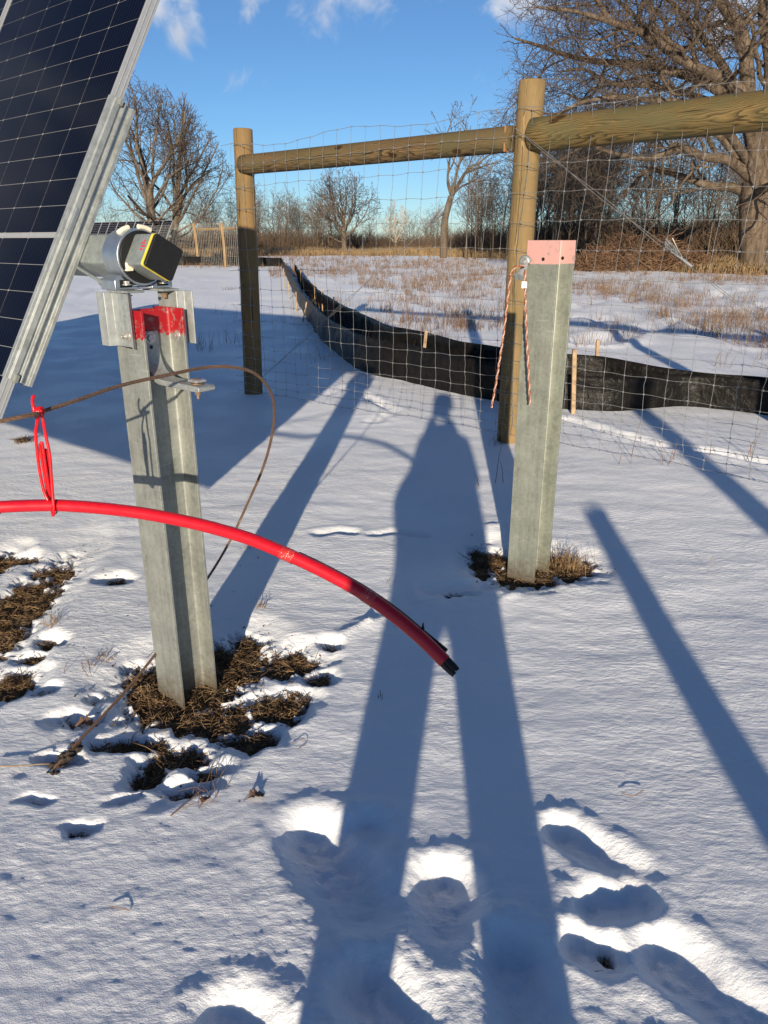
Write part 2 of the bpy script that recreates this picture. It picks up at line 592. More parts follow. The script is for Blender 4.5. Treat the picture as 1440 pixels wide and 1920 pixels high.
def scuffed_red():
    m, nt, p, N, L = mat("red_plastic")
    tc = N('ShaderNodeTexCoord')
    n = noise_node(N, L, tc.outputs['Object'], 55, 6, 0.75, 0.6)
    r = ramp(N, L, n.outputs['Fac'], [(0.30, (0.36, 0.006, 0.013)), (0.5, (0.49, 0.006, 0.016)), (0.70, (0.51, 0.010, 0.020)), (0.78, (0.56, 0.10, 0.10))])
    L(r.outputs['Color'], p.inputs['Base Color'])
    n2 = noise_node(N, L, tc.outputs['Object'], 18, 5, 0.6)
    rr = N('ShaderNodeMapRange'); rr.inputs['To Min'].default_value = 0.22; rr.inputs['To Max'].default_value = 0.5
    L(n2.outputs['Fac'], rr.inputs['Value']); L(rr.outputs[0], p.inputs['Roughness'])
    return m


M['red'] = scuffed_red()
M['red_coat'] = plain("red_coated_wire", (0.66, 0.006, 0.012), 0.28, 0, 0.5, var=0.05)
M['tape'] = plain("clear_tape", (0.62, 0.10, 0.09), 0.18, 0, 0.6, var=0.35, scale=60)


def tape_mat():
    m, nt, p, N, L = mat("clear_tape")
    tc = N('ShaderNodeTexCoord')
    n = noise_node(N, L, tc.outputs['Object'], 70, 5, 0.7, 1.5)
    r = ramp(N, L, n.outputs['Fac'], [(0.0, (0.45, 0.02, 0.025)), (0.56, (0.50, 0.03, 0.03)), (0.66, (0.72, 0.45, 0.42))])  # pale streaks put the tape's highlights into its colour
    L(r.outputs['Color'], p.inputs['Base Color'])
    p.inputs['Roughness'].default_value = 0.15
    bump(N, L, n.outputs['Fac'], 0.6, 0.004, p)
    return m


M['tape'] = tape_mat()
M['cable'] = plain("black_cable", (0.012, 0.011, 0.010), 0.5, 0, 0.3)
M['rope'] = plain("brown_wire_rope", (0.17, 0.105, 0.07), 0.5, 0.45, var=0.35, scale=200)
M['copper'] = plain("copper_strand", (0.24, 0.075, 0.038), 0.42, 0.25, var=0.3, scale=150)
M['pale_strand'] = plain("pale_strand", (0.44, 0.27, 0.20), 0.45, 0.1, var=0.2, scale=150)
M['white'] = plain("white_tag", (0.78, 0.77, 0.74), 0.6, var=0.04)
M['wire'] = plain("zinc_wire", (0.31, 0.31, 0.305), 0.42, 0.5, var=0.15, scale=30)
M['brace'] = plain('shaded_brace_wire', (0.17, 0.17, 0.17), 0.5, 0.3, var=0.2)  # darker grey carries the shade side of the twisted strands
M['fabric'] = fabric_mat()
M['stake'] = plain("pale_stake_wood", (0.34, 0.235, 0.14), 0.8, var=0.3, scale=18)
M['post_a'] = wood_mat("post_wood", (0.11, 0.064, 0.027), (0.29, 0.19, 0.092), 0.0, 0.25)
M['post_b'] = wood_mat("post_wood_pale", (0.125, 0.080, 0.034), (0.295, 0.207, 0.105), 0.013, 0.25)
M['rail_a'] = wood_mat("rail_wood_grey", (0.045, 0.030, 0.016), (0.17, 0.115, 0.060), 0.021, 0.5)
M['rail_b'] = wood_mat("rail_wood_green", (0.060, 0.040, 0.015), (0.175, 0.122, 0.052), 0.034, 0.75)
M['far_wood'] = plain("far_post_wood", (0.26, 0.165, 0.075), 0.8, var=0.2, scale=3)
M['cut_wood'] = plain("cut_wood", (0.26, 0.13, 0.05), 0.7, var=0.2)
M['bark'] = bark_mat("oak_bark", (0.060, 0.043, 0.030), (0.185, 0.14, 0.10), 5)
M['bark_far'] = bark_mat("grey_bark", (0.075, 0.057, 0.043), (0.17, 0.135, 0.10), 3)
M['twig'] = plain("twig_bark", (0.095, 0.070, 0.052), 0.85, 0, 0.2, var=0.3, scale=1)
M['wood_trees'] = plain("woodland_bark", (0.145, 0.112, 0.083), 0.9, 0, 0.1, var=0.35, scale=0.4)
M['pale_bark'] = plain("pale_bark", (0.40, 0.33, 0.25), 0.9, 0, 0.1, var=0.25, scale=0.6)
M['brush'] = plain("brush_twigs", (0.135, 0.095, 0.066), 0.9, 0, 0.1, var=0.35, scale=0.5)
M['tan_grass'] = plain("tan_grass", (0.31, 0.215, 0.115), 0.85, 0, 0.1, var=0.35, scale=0.8)
M['weed'] = plain("weed_stem", (0.20, 0.12, 0.075), 0.85, 0, 0.1, var=0.4, scale=2)
M['straw'] = plain("straw", (0.31, 0.205, 0.110), 0.8, 0, 0.15, var=0.45, scale=14)
M['dark_straw'] = plain("dark_straw", (0.12, 0.077, 0.046), 0.9, 0, 0.1, var=0.4, scale=14)
M['wet_soil'] = plain('wet_soil', (0.035, 0.025, 0.018), 0.8, var=0.4, scale=90)
M['leaf'] = plain("dead_leaf", (0.16, 0.085, 0.05), 0.7, var=0.3, scale=60)
M['jacket'] = plain("jacket_cloth", (0.03, 0.035, 0.05), 0.8, var=0.2)
M['trousers'] = plain("trouser_cloth", (0.06, 0.055, 0.05), 0.85, var=0.2)
M['skin'] = plain("skin", (0.45, 0.27, 0.2), 0.55, var=0.05)
M['hat'] = plain("knit_hat", (0.10, 0.02, 0.02), 0.9, var=0.2)


def cell_mat(name, fine=True):
    m, nt, p, N, L = mat(name)
    tc = N('ShaderNodeTexCoord')
    wv = N('ShaderNodeTexWave'); wv.wave_type = 'BANDS'; wv.bands_direction = 'X'
    wv.inputs['Scale'].default_value = 17.5
    wv.inputs['Distortion'].default_value = 0
    L(tc.outputs['Object'], wv.inputs['Vector'])
    r = ramp(N, L, wv.outputs['Fac'], [(0.975, (0.0024, 0.0032, 0.0095)), (0.998, (0.018, 0.021, 0.030))])
    n = noise_node(N, L, tc.outputs['Object'], 400, 2)
    rs = ramp(N, L, n.outputs['Fac'], [(0.74, (0, 0, 0)), (0.80, (0.05, 0.05, 0.06))])
    ad = N('ShaderNodeMix'); ad.data_type = 'RGBA'; ad.blend_type = 'ADD'; ad.inputs['Factor'].default_value = 1
    L(r.outputs['Color'], ad.inputs[6]); L(rs.outputs['Color'], ad.inputs[7])
    L(ad.outputs[2], p.inputs['Base Color'])
    p.inputs['Roughness'].default_value = 0.11
    p.inputs['Specular IOR Level'].default_value = 0.05
    return m


M['cell'] = cell_mat("solar_cell")
M['backsheet'] = plain("panel_backsheet", (0.27, 0.27, 0.27), 0.3, 0, 0.2, var=0.05)

# ------------------------------------------------------------------ ground and snow
U = Vector((0.765, -0.644, 0)).normalized()      # along the solar row, towards its near end
V = Vector((-U.y, U.x, 0))                       # across the row, away from the camera


def patch_field(X, Y):
    """>0 where the ground is bare"""
    blobs = [(-10, 1180, 62, 150), (-5, 1055, 32, 24), (5, 1285, 50, 30), (50, 1150, 30, 16), (55, 1235, 26, 12),
             (345, 1285, 110, 66), (440, 1240, 70, 50), (535, 1243, 60, 26), (596, 1275, 24, 11), (518, 1322, 54, 30), (400, 1342, 80, 36),
             (455, 1385, 60, 20), (255, 1395, 70, 13), (340, 1415, 50, 20), (280, 1445, 26, 30), (265, 1265, 40, 26),
             (150, 1352, 40, 12), (230, 1512, 20, 6), (160, 1560, 24, 8), (65, 1510, 22, 5), (350, 1485, 45, 10), (390, 1450, 30, 12),
             (85, 1083, 15, 6), (215, 1092, 24, 7), (95, 1208, 22, 10), (85, 1297, 18, 8), (178, 1312, 12, 7),
             (615, 1212, 18, 8), (862, 1118, 22, 5), (240, 1347, 14, 7), (115, 1432, 32, 8), (40, 1048, 30, 8),
             (918, 1052, 42, 30), (975, 1075, 62, 26), (1058, 1062, 58, 24), (1020, 1058, 40, 26),
             (1132, 1783, 12, 10)]
    X, Y = X + 0.028 * perlin(X * 11, Y * 11, 301) + 0.012 * perlin(X * 31, Y * 31, 303), Y + 0.040 * perlin(X * 9, Y * 9, 302) + 0.014 * perlin(X * 29, Y * 29, 304)
    F = np.full(X.shape, -5.0)
    for px, py, rx, ry in blobs:
        c = G(px, py, 0.03)
        ppm = FPX / (c.y * math.cos(PITCH) + (CAM_H - 0.03) * math.sin(PITCH))
        sx = rx / ppm
        a, b = G(px, py - ry, 0.03), G(px, py + ry, 0.03)
        sy = (a.y - b.y) / 2
        d2 = ((X - c.x) / sx) ** 2 + ((Y - c.y) / sy) ** 2
        F = np.maximum(F, 1 - d2)
    # old bare strip further along the row, out of the picture
    d2 = ((X + 2.9) / 0.7) ** 2 + ((Y - 2.2) / 0.8) ** 2
    F = np.maximum(F, 1 - d2)
    return F


def seg_dist(X, Y, pts):
    best = np.full(X.shape, 1e9)
    for (ax, ay), (bx, by) in zip(pts[:-1], pts[1:]):
        dx, dy = bx - ax, by - ay
        t = np.clip(((X - ax) * dx + (Y - ay) * dy) / (dx * dx + dy * dy + 1e-9), 0, 1)
        best = np.minimum(best, np.hypot(X - ax - t * dx, Y - ay - t * dy))
    return best


FIELD_TRACKS = [[(560, 545), (700, 548), (900, 592), (1130, 600), (1300, 612)],
                [(740, 540), (850, 572), (1000, 566), (1130, 585), (1440, 640)],
                [(1060, 570), (1220, 560), (1330, 557), (1440, 540)],
                [(1080, 500), (1180, 512), (1300, 545), (1440, 560)],
                [(560, 520), (640, 530), (760, 545)],
                [(900, 520), (960, 545), (1000, 566)],
                [(1060, 590), (1200, 610), (1440, 650)],
                [(1090, 640), (1180, 628), (1300, 600), (1440, 575)]]
NEAR_TRACKS = [([(1062, 785), (1150, 812), (1260, 838), (1350, 848), (1440, 866)], 0.055, 0.035),
               ([(600, 1000), (630, 995), (660, 997)], 0.035, 0.022), ([(700, 1002), (740, 996), (800, 1005)], 0.03, 0.02),
               ([(810, 1105), (850, 1098), (900, 1093)], 0.05, 0.03), ([(615, 1210), (650, 1188), (690, 1168)], 0.022, -0.02),
               ([(690, 1168), (760, 1150), (820, 1130)], 0.02, -0.012),
               ([(130, 545), (160, 537), (190, 540), (150, 558), (120, 560)], 0.16, 0.04),
               ([(320, 522), (390, 520), (402, 523), (350, 528)], 0.12, 0.03),
               ([(140, 572), (200, 560), (240, 552)], 0.12, 0.03),
               ([(920, 990), (960, 985)], 0.05, -0.02), ([(930, 1130), (980, 1110), (1060, 1100), (1120, 1080)], 0.03, -0.015),
               ([(690, 745), (740, 770), (700, 790)], 0.06, 0.03), ([(610, 740), (650, 725), (720, 760)], 0.05, 0.03),
               ([(300, 1505), (420, 1440), (560, 1330)], 0.035, 0.014), ([(180, 1400), (300, 1340)], 0.03, 0.01),
               ([(40, 1450), (140, 1360)], 0.02, 0.008)]
#            centre px, end px (long axis), half width m, depth m
PRINTS = [((592, 1570), (680, 1690), 0.100, 0.105), ((690, 1545), (700, 1560), 0.06, 0.05),
          ((830, 1660), (842, 1725), 0.088, 0.085),
          ((1060, 1560), (1190, 1640), 0.062, 0.07), ((1125, 1700), (1190, 1690), 0.066, 0.075),
          ((1250, 1790), (1440, 1930), 0.080, 0.085), ((1090, 1775), (1140, 1795), 0.055, 0.075),
          ((690, 1850), (750, 1915), 0.080, 0.09), ((962, 1795), (988, 1885), 0.082, 0.095),
          ((430, 1915), (520, 1990), 0.075, 0.07),
          ((600, 2100), (680, 2250), 0.09, 0.08), ((1000, 2150), (980, 2350), 0.09, 0.08), ((1300, 2100), (1450, 2300), 0.09, 0.08)]


def soil_z(X, Y):
    P = sst(-0.7, 0.0, patch_field(X, Y))
    return rise(Y) - 0.12 + 0.115 * P + 0.012 * fbm(X * 3.1, Y * 3.1, 91, 3) + (0.006 + 0.016 * P) * np.clip(fbm(X * 13, Y * 13, 55, 4, 0.6), -0.8, 1)


def snow_z(X, Y):
    Rr = np.hypot(X, Y)
    fade = 1.0 / (1 + (Rr / 40) ** 2)
    Z = 0.05 + 0.05 * fbm(X * 0.23, Y * 0.23, 3, 3) * sst(8, 16, Rr) + 0.012 * fbm(X * 0.9, Y * 0.9, 8, 3)
    far = sst(10, 25, Rr)
    Z = Z + far * (0.075 - 0.055 * sst(0, 3, -X - 0.8 - (Y - 10) * 0.15)) * fbm(X * 0.55, Y * 0.8, 21, 4)
    # wind texture: small ripples lying across the light
    wx, wy = X + 0.05 * perlin(X * 4, Y * 4, 2), Y + 0.05 * perlin(X * 4, Y * 4, 4)
    near = np.exp(-(Rr / 14) ** 2) * (0.55 + 0.45 * sst(1.6, 3.4, Y))
    Z = Z + near * (0.0040 * fbm(wx * 6, wy * 15, 31, 3, 0.55) + 0.0026 * perlin(wx * 22, wy * 52, 41) + 0.0018 * perlin(X * 70, Y * 110, 43))
    # the heavier crust lower left
    crust = np.exp(-(((X + 0.75) / 0.6) ** 2 + ((Y - 1.55) / 0.55) ** 2))
    Z = Z + crust * (0.0034 * fbm(wx * 7, wy * 14, 61, 3) + 0.0014 * perlin(X * 40, Y * 70, 62))
    Z = Z + 0.006 * fbm(X * 1.6 + 0.3 * perlin(X, Y, 5), Y * 4.5, 51, 3) * sst(1.3, 2.2, Y) * np.exp(-(Rr / 12) ** 2)
    # snow trodden near the feet
    tread = np.exp(-(((X - 0.1) / 0.65) ** 2 + ((Y - 1.25) / 0.38) ** 2))
    Z = Z + tread * (0.0030 * fbm(X * 18, Y * 18, 71, 3) + 0.0030 * fbm(X * 75, Y * 75, 73, 2))
    for pts, w, dep in NEAR_TRACKS:
        g = [tuple(G(a, b)[:2]) for a, b in pts]
        d = seg_dist(X, Y, g) * (1 + 0.5 * perlin(X * 9, Y * 9, 12))
        Z = Z - dep * np.exp(-(d / w) ** 2) + 0.25 * abs(dep) * np.exp(-((d - 1.9 * w) / (0.7 * w)) ** 2)
    for k, pts in enumerate(FIELD_TRACKS):
        g = [tuple(G(a, b)[:2]) for a, b in pts]
        d = np.abs(seg_dist(X, Y, g) + 0.6 * perlin(X * 0.7, Y * 0.7, 77 + k))
        Z = Z - 0.075 * np.exp(-(d / 0.22) ** 2) + 0.04 * np.exp(-((d - 0.42) / 0.16) ** 2)
    for (a, b), (c, e), w, dep in PRINTS:
        p, q = G(a, b), G(c, e)
        d = seg_dist(X, Y, [tuple(p[:2]), tuple(q[:2])])
        d = d + 0.010 * fbm(X * 8, Y * 8, 101, 2) + 0.0035 * fbm(X * 45, Y * 45, 105, 2)
        yc, he = (p.y + q.y) / 2, abs(p.y - q.y) / 2 + w
        tt = np.clip((Y - yc) / (2 * he) + 0.5, 0, 1)      # deepens with Y, shaped so the floor is lit and far wall bright
        prof = 1 - sst(0.25 * w, 1.3 * w, d)
        rough = 1 + 0.20 * fbm(X * 20, Y * 20, 111, 4, 0.6)
        Z = Z * (1 - prof) + prof * np.minimum(Z, 0.05 - (0.25 + 0.50 * tt) * dep * rough)
        Z = Z + 0.007 * np.exp(-((d - 1.5 * w) / (0.4 * w)) ** 2) * (1 + 0.8 * fbm(X * 20, Y * 20, 115, 3)) * (0.15 + 0.85 * tt)
    # bare patches: the snow thins out below the soil
    F = patch_field(X, Y)
    Fn = F + 0.80 * fbm(X * 10, Y * 10, 131, 3, 0.6) + 0.95 * fbm(X * 27, Y * 27, 137, 3, 0.65) - 0.22
    m = sst(-0.75, 0.75, Fn) * sst(-0.95, -0.1, F)
    Z = Z - 0.026 * sst(-2.6, -0.4, F) - m * 0.075
    Z = Z + rise(Y)
    return Z


def polar(r0, ratio_rows, th_front, n_front, n_back):
    th = np.concatenate([np.linspace(-th_front, th_front, n_front), np.linspace(th_front, 2 * np.pi - th_front, n_back + 2)[1:-1]])
    rr = np.array(ratio_rows)
    T, Rr = np.meshgrid(th, rr)
    X, Y = np.sin(T) * Rr, np.cos(T) * Rr
    nr, nt = X.shape
    i = np.arange(nr - 1)[:, None] * nt
    j = np.arange(nt)[None, :]
    jn = (j + 1) % nt
    F = np.stack([i + j, i + jn, i + nt + jn, i + nt + j], -1).reshape(-1, 4)
    F = F[:, ::-1]
    return X.ravel(), Y.ravel(), F, nt


def rows(a, r1, b, r2, c):
    out = [a]
    while out[-1] < b: out.append(out[-1] * r1)
    while out[-1] < c: out.append(out[-1] * r2)
    return out


def far_rise(X, Y):
    return np.zeros_like(X)


X, Y, F, NT = polar(0.3, rows(0.3, 1.0058, 14, 1.03, 900), R(50), 340, 50)
Zs = snow_z(X, Y)
Vv = np.stack([X, Y, Zs], 1)
# close the hole under the camera
c = len(Vv)
Vv = np.vstack([Vv, [[0, 0, 0.03]]])
fan = np.stack([np.full(NT, c), (np.arange(NT) + 1) % NT, np.arange(NT), np.arange(NT)], 1)
snow = np_mesh("snow_cover", Vv, F, M['snow'])
tag(snow, "sunlit blue-shadowed snow cover with boot prints and animal tracks", kind='structure')
cap = MB()
ring = [Vector(Vv[k]) for k in range(NT)]
cap.add(ring, [tuple(range(NT))])
cap.build("snow_patch", M['snow'], kind='structure')

X2, Y2, F2, NT2 = polar(0.2, rows(0.2, 1.011, 8, 1.12, 900), R(50), 200, 40)
Zg = soil_z(X2, Y2)
Zg = np.where(np.hypot(X2, Y2) > 9, -0.35, Zg)
ground = np_mesh("ground", np.stack([X2, Y2, Zg], 1), F2, M['soil'])
tag(ground, "brown winter soil showing through the melted snow", kind='structure')


def gz(x, y):
    """height of what is walked on at x, y"""
    a, b = np.array([x]), np.array([y])
    return float(max(snow_z(a, b)[0], soil_z(a, b)[0]))


# ------------------------------------------------------------------ blades, straw, weeds (stuff)
def blades_mesh(name, P0, P1, P2, r, mat_, kind='stuff', parent=None, flat=False):
    """bent three-sided blades through P0-P1-P2, radius r at the foot"""
    n = len(P0)
    d = P2 - P0
    d /= np.linalg.norm(d, axis=1, keepdims=True) + 1e-9
    a = np.cross(d, np.array([0.31, 0.22, 0.93])); a /= np.linalg.norm(a, axis=1, keepdims=True) + 1e-9
    b = np.cross(d, a)
    r = np.broadcast_to(np.asarray(r, dtype=float).reshape(-1, 1), (n, 1))
    ringv = []
    for P, s in ((P0, 1.0), (P1, 0.8)):
        for k in range(3):
            an = 2 * np.pi * k / 3
            ringv.append(P + (a * np.cos(an) + b * np.sin(an)) * r * s)
    ringv.append(P2)
    Vx = np.stack(ringv, 1).reshape(-1, 3)
    base = np.arange(n)[:, None] * 7
    tri = []
    for k in range(3):
        k2 = (k + 1) % 3
        tri += [(k, k2, 3 + k2), (k, 3 + k2, 3 + k), (3 + k, 3 + k2, 6)]
    F = (base[:, None, :] + np.array(tri)[None]).reshape(-1, 3)
    o = np_mesh(name, Vx, F, mat_, parent, smooth=False)
    if kind: o['kind'] = kind
    return o


rng = np.random.default_rng(5)


def litter():
    """dead grass lying and standing on the bare soil"""
    n = 420000
    bx = rng.uniform(-2.2, 1.2, n); by = rng.uniform(1.5, 4.0, n)
    F = patch_field(bx, by)
    k = (F > -0.6) & (np.abs(bx / by) < 0.75)
    bx, by = bx[k], by[k]
    z = soil_z(bx, by)
    keep = z > snow_z(bx, by) - 0.012 + 0.014 * rng.random(len(bx)) * (rng.random(len(bx)) < .7)
    bx, by, z = bx[keep], by[keep], z[keep]
    dn = fbm(bx * 7, by * 7, 411, 3)
    kp = rng.random(len(bx)) < np.clip(0.55 + 1.6 * dn, 0.12, 1)
    bx, by, z = bx[kp], by[kp], z[kp]
    m = min(len(bx), 42000)
    bx, by, z = bx[:m], by[:m], z[:m]
    # drifts of straw
    az = rng.uniform(0, 2 * np.pi, m); el = np.abs(rng.normal(0.12, 0.3, m))
    ln = rng.uniform(0.014, 0.05, m) * np.where(rng.random(m) < .06, 1.9, 1.0)
    d = np.stack([np.cos(az) * np.cos(el), np.sin(az) * np.cos(el), np.sin(el)], 1)
    P0 = np.stack([bx, by, z + rng.uniform(-0.003, 0.018, m)], 1)
    P1 = P0 + d * ln[:, None] * 0.55
    d2 = d + rng.normal(0, 0.35, (m, 3)); d2[:, 2] -= 0.25
    P2 = P1 + d2 * ln[:, None] * 0.5
    sel = rng.random(m) < 0.42
    r = rng.uniform(0.0006, 0.0015, m)
    o = blades_mesh("straw_litter", P0[sel], P1[sel], P2[sel], r[sel], M['straw'])
    tag(o, "tan dead grass blades strewn over the bare soil patches")
    o = blades_mesh("rotted_grass", P0[~sel], P1[~sel], P2[~sel], r[~sel] * 1.6, M['dark_straw'])
    tag(o, "dark rotted grass matted on the bare soil patches")


litter()


def crumbs():
    n = 60000
    x = rng.uniform(-2.0, 1.2, n); y = rng.uniform(1.5, 3.9, n)
    F = patch_field(x, y)
    near = np.exp(-np.maximum(-F, 0) * 1.1)
    k = (rng.random(n) < 0.09 * near) & (np.abs(x / y) < .75) & (F > -1.9)
    left = (x < -.55) & (rng.random(n) < .003)
    k = k | left
    x, y = x[k], y[k]
    z = np.maximum(snow_z(x, y), soil_z(x, y))
    m = len(x)
    az = rng.uniform(0, 6.28, m); ln = rng.uniform(.003, .013, m) * (1 + (rng.random(m) < .1))
    d = np.stack([np.cos(az), np.sin(az), rng.uniform(-.2, .9, m)], 1) * ln[:, None]
    P0 = np.stack([x, y, z - .001], 1)
    o = blades_mesh("soil_crumbs", P0, P0 + d * .6, P0 + d, rng.uniform(.0012, .0042, m), M['dark_straw'])
    tag(o, "dark crumbs of soil and dead grass scattered on the snow")


crumbs()


def field_weeds():
    # weeds on the snow field behind the silt fence, in drifts
    P0, P1, P2, rr = [], [], [], []
    n = 26000
    yy = 9.5 * (95 / 9.5) ** rng.random(n)
    xx = yy * rng.uniform(-0.62, 0.62, n)
    dens = 0.7 * fbm(xx * 0.16, yy * 0.10, 201, 4, 0.6) + 0.5 * fbm(xx * 0.9, yy * 0.7, 205, 3)
    # keep clear the tracker yard on the left
    yard = (xx < -0.25 - (yy - 9.9) * 0.19) & (yy < 46)
    k = (dens > 0.08 + 0.5 * (rng.random(n) - .35) - 0.22 * sst(18, 45, yy)) & (~yard)
    xx, yy = xx[k], yy[k]
    zz = snow_z(xx, yy)
    n = len(xx)
    st = 5
    for s in range(st):
        h = rng.uniform(0.10, 0.34, n) * (1 + 0.6 * (rng.random(n) < 0.12))
        ox, oy = rng.normal(0, 0.07, n), rng.normal(0, 0.07, n)
        a = np.stack([xx + ox, yy + oy, zz - 0.02], 1)
        lean = rng.normal(0, 0.22, (n, 2))
        b = a + np.stack([lean[:, 0] * h * .5, lean[:, 1] * h * .5, h * 0.6], 1)
        c_ = a + np.stack([lean[:, 0] * h * 1.3, lean[:, 1] * h * 1.3, h], 1)
        P0.append(a); P1.append(b); P2.append(c_); rr.append(0.0014 + 0.00011 * yy)
    P0, P1, P2, rr = map(np.concatenate, (P0, P1, P2, rr))
    pick = rng.random(len(P0)) < 0.80
    o = blades_mesh("field_weeds", P0[pick], P1[pick], P2[pick], rr[pick], M['weed'])
    tag(o, "brown dry weed stems poking out of the snowy field")
    tan = ~pick
    o = blades_mesh("field_grass", P0[tan], P1[tan], P2[tan], rr[tan] * 1.15, M['tan_grass'])
    tag(o, "tan dry grass stems poking out of the snowy field")
    # tall dry grass in front of the trees
    n = 42000
    t = rng.random(n)
    az = R(-26) + t * R(54)
    edge = np.interp(np.degrees(az), [-30, -14, -8, 2, 8, 14, 20, 30], [70, 84, 100, 100, 84, 66, 52, 46])
    rad = edge * (0.84 + 0.24 * rng.random(n))
    x, y = np.sin(az) * rad, np.cos(az) * rad
    h = rng.uniform(0.4, 1.15, n) * np.clip(0.75 + 0.8 * fbm(x * 0.12, y * 0.2, 301, 3), 0.15, 1.4)
    h = h * np.where(np.degrees(az) > 9, 0.75, 1.0)
    a = np.stack([x, y, np.zeros(n)], 1)
    ln = rng.normal(0, 0.25, (n, 2))
    b = a + np.stack([ln[:, 0] * h * .3, ln[:, 1] * h * .3, h * .6], 1)
    c_ = a + np.stack([ln[:, 0] * h, ln[:, 1] * h, h], 1)
    o = blades_mesh("tall_grass", a, b, c_, 0.022, M['tan_grass'])
    tag(o, "strip of tall tan dry grass along the foot of the trees")
    # sparse weeds by the wire fence, in the shade of the panels
    n = 260
    x, y = [], []
    for (px, py, sx, sy, k) in ((383, 655, 14, 8, 22), (555, 605, 40, 25, 26), (590, 670, 30, 18, 12), (450, 590, 60, 20, 12), (1130, 640, 60, 12, 10),
                                (650, 575, 40, 10, 30), (420, 640, 25, 12, 12), (930, 905, 20, 6, 3), (1190, 870, 40, 6, 5), (1350, 860, 60, 8, 6)):
        for _ in range(k):
            q = G(px + rng.normal(0, sx), py + rng.normal(0, sy * 0.5))
            x.append(q.x); y.append(q.y)
    x, y = np.array(x), np.array(y); n = len(x)
    z = snow_z(x, y)
    h = rng.uniform(0.08, 0.36, n)
    a = np.stack([x, y, z - 0.01], 1)
    ln = rng.normal(0, 0.2, (n, 2))
    b = a + np.stack([ln[:, 0] * h * .5, ln[:, 1] * h * .5, h * .55], 1)
    c_ = a + np.stack([ln[:, 0] * h * 1.5, ln[:, 1] * h * 1.5, h], 1)
    o = blades_mesh("fence_weeds", a, b, c_, 0.0028, M['weed'])
    tag(o, "thin dark weed stalks in the snow around the wire fence")


field_weeds()

# ------------------------------------------------------------------ trees
class Segs:
    def __init__(self):
        self.a = []      # p(3) q(3) d0(3) d1(3) r0 r1

    def add(self, p, q, d0, d1, r0, r1):
        self.a.append((*p, *q, *d0, *d1, r0, r1))


def norm3(v):
    l = math.sqrt(v[0] * v[0] + v[1] * v[1] + v[2] * v[2]) + 1e-12
    return (v[0] / l, v[1] / l, v[2] / l)


def segs_mesh(name, A, mat_, parent=None, sides=3):
    A = np.asarray(A)
    n = len(A)
    p, q, d0, d1 = A[:, 0:3], A[:, 3:6], A[:, 6:9], A[:, 9:12]
    r0, r1 = A[:, 12:13], A[:, 13:14]

    def ring(c, d, r):
        ref = np.where(np.abs(d[:, 2:3]) > 0.85, np.array([[1.0, 0, 0]]), np.array([[0, 0, 1.0]]))
        u = np.cross(d, ref); u /= np.linalg.norm(u, axis=1, keepdims=True) + 1e-12
        w = np.cross(d, u)
        return [c + (u * np.cos(2 * np.pi * k / sides) + w * np.sin(2 * np.pi * k / sides)) * r for k in range(sides)]
    # one shared frame reference per segment keeps the two rings in step
    Vx = np.stack(ring(p, d1, r0) + ring(q, d1, r1), 1).reshape(-1, 3)
    base = np.arange(n)[:, None, None] * (2 * sides)
    quad = np.array([(k, (k + 1) % sides, sides + (k + 1) % sides, sides + k) for k in range(sides)])[None]
    F = (base + quad).reshape(-1, 4)
    o0 = world_loc(parent) if parent else Vector((0, 0, 0))
    Vx = Vx - np.array(o0)
    return np_mesh(name, Vx, F, mat_, parent, smooth=sides > 3)


def grow(rg, out, p, d, L, r, lvl, P):
    """a wandering limb with side branches; out is a list of Segs per level"""
    step = P['step'][lvl]
    n = max(2, int(L / step))
    st = L / n
    wig, trop = P['wig'][lvl], P['trop'][lvl]
    last = P['levels'] - 1
    side = rg.random() * 6.28
    env = P.get('env')
    for i in range(n):
        d_old = d
        d = norm3((d[0] + rg.gauss(0, wig), d[1] + rg.gauss(0, wig), d[2] + rg.gauss(0, wig) + trop))
        q = (p[0] + d[0] * st, p[1] + d[1] * st, p[2] + d[2] * st)
        t0, t1 = i / n, (i + 1) / n
        tip = P['tip']
        r0, r1 = r * (1 - t0 * (1 - tip)), r * (1 - t1 * (1 - tip))
        out[min(lvl, len(out) - 1)].add(p, q, d_old, d, max(r0, P['rmin']), max(r1, P['rmin']))
        if env and env(q): return
        if lvl < last and t1 > P['bare'][lvl]:
            k = P['kids'][lvl]
            cnt = int(k) + (1 if rg.random() < k - int(k) else 0)
            for _ in range(cnt):
                side += 2.4 + rg.gauss(0, 0.5)
                child(rg, out, q, d, side, L, r1, t1, lvl, P)
        p = q
    if lvl < last:
        for _ in range(2):
            side += 2.6
            child(rg, out, p, d, side, L, r * 0.6, 0.9, lvl, P, spread=0.55)


def child(rg, out, q, d, side, L, r1, t, lvl, P, spread=1.0):
    ref = (1, 0, 0) if abs(d[2]) > 0.85 else (0, 0, 1)
    u = norm3((d[1] * ref[2] - d[2] * ref[1], d[2] * ref[0] - d[0] * ref[2], d[0] * ref[1] - d[1] * ref[0]))
    w = (d[1] * u[2] - d[2] * u[1], d[2] * u[0] - d[0] * u[2], d[0] * u[1] - d[1] * u[0])
    a = R(P['ang'][lvl]) * spread * (0.75 + 0.5 * rg.random())
    ca, sa = math.cos(a), math.sin(a)
    c, s = math.cos(side), math.sin(side)
    nd = norm3(tuple(d[k] * ca + (u[k] * c + w[k] * s) * sa for k in range(3)))
    LL = L * P['len'][lvl] * (0.6 + 0.7 * rg.random()) * (1.15 - 0.55 * t)
    grow(rg, out, q, nd, LL, r1 * P['rad'][lvl] * (0.75 + 0.4 * rg.random()), lvl + 1, P)


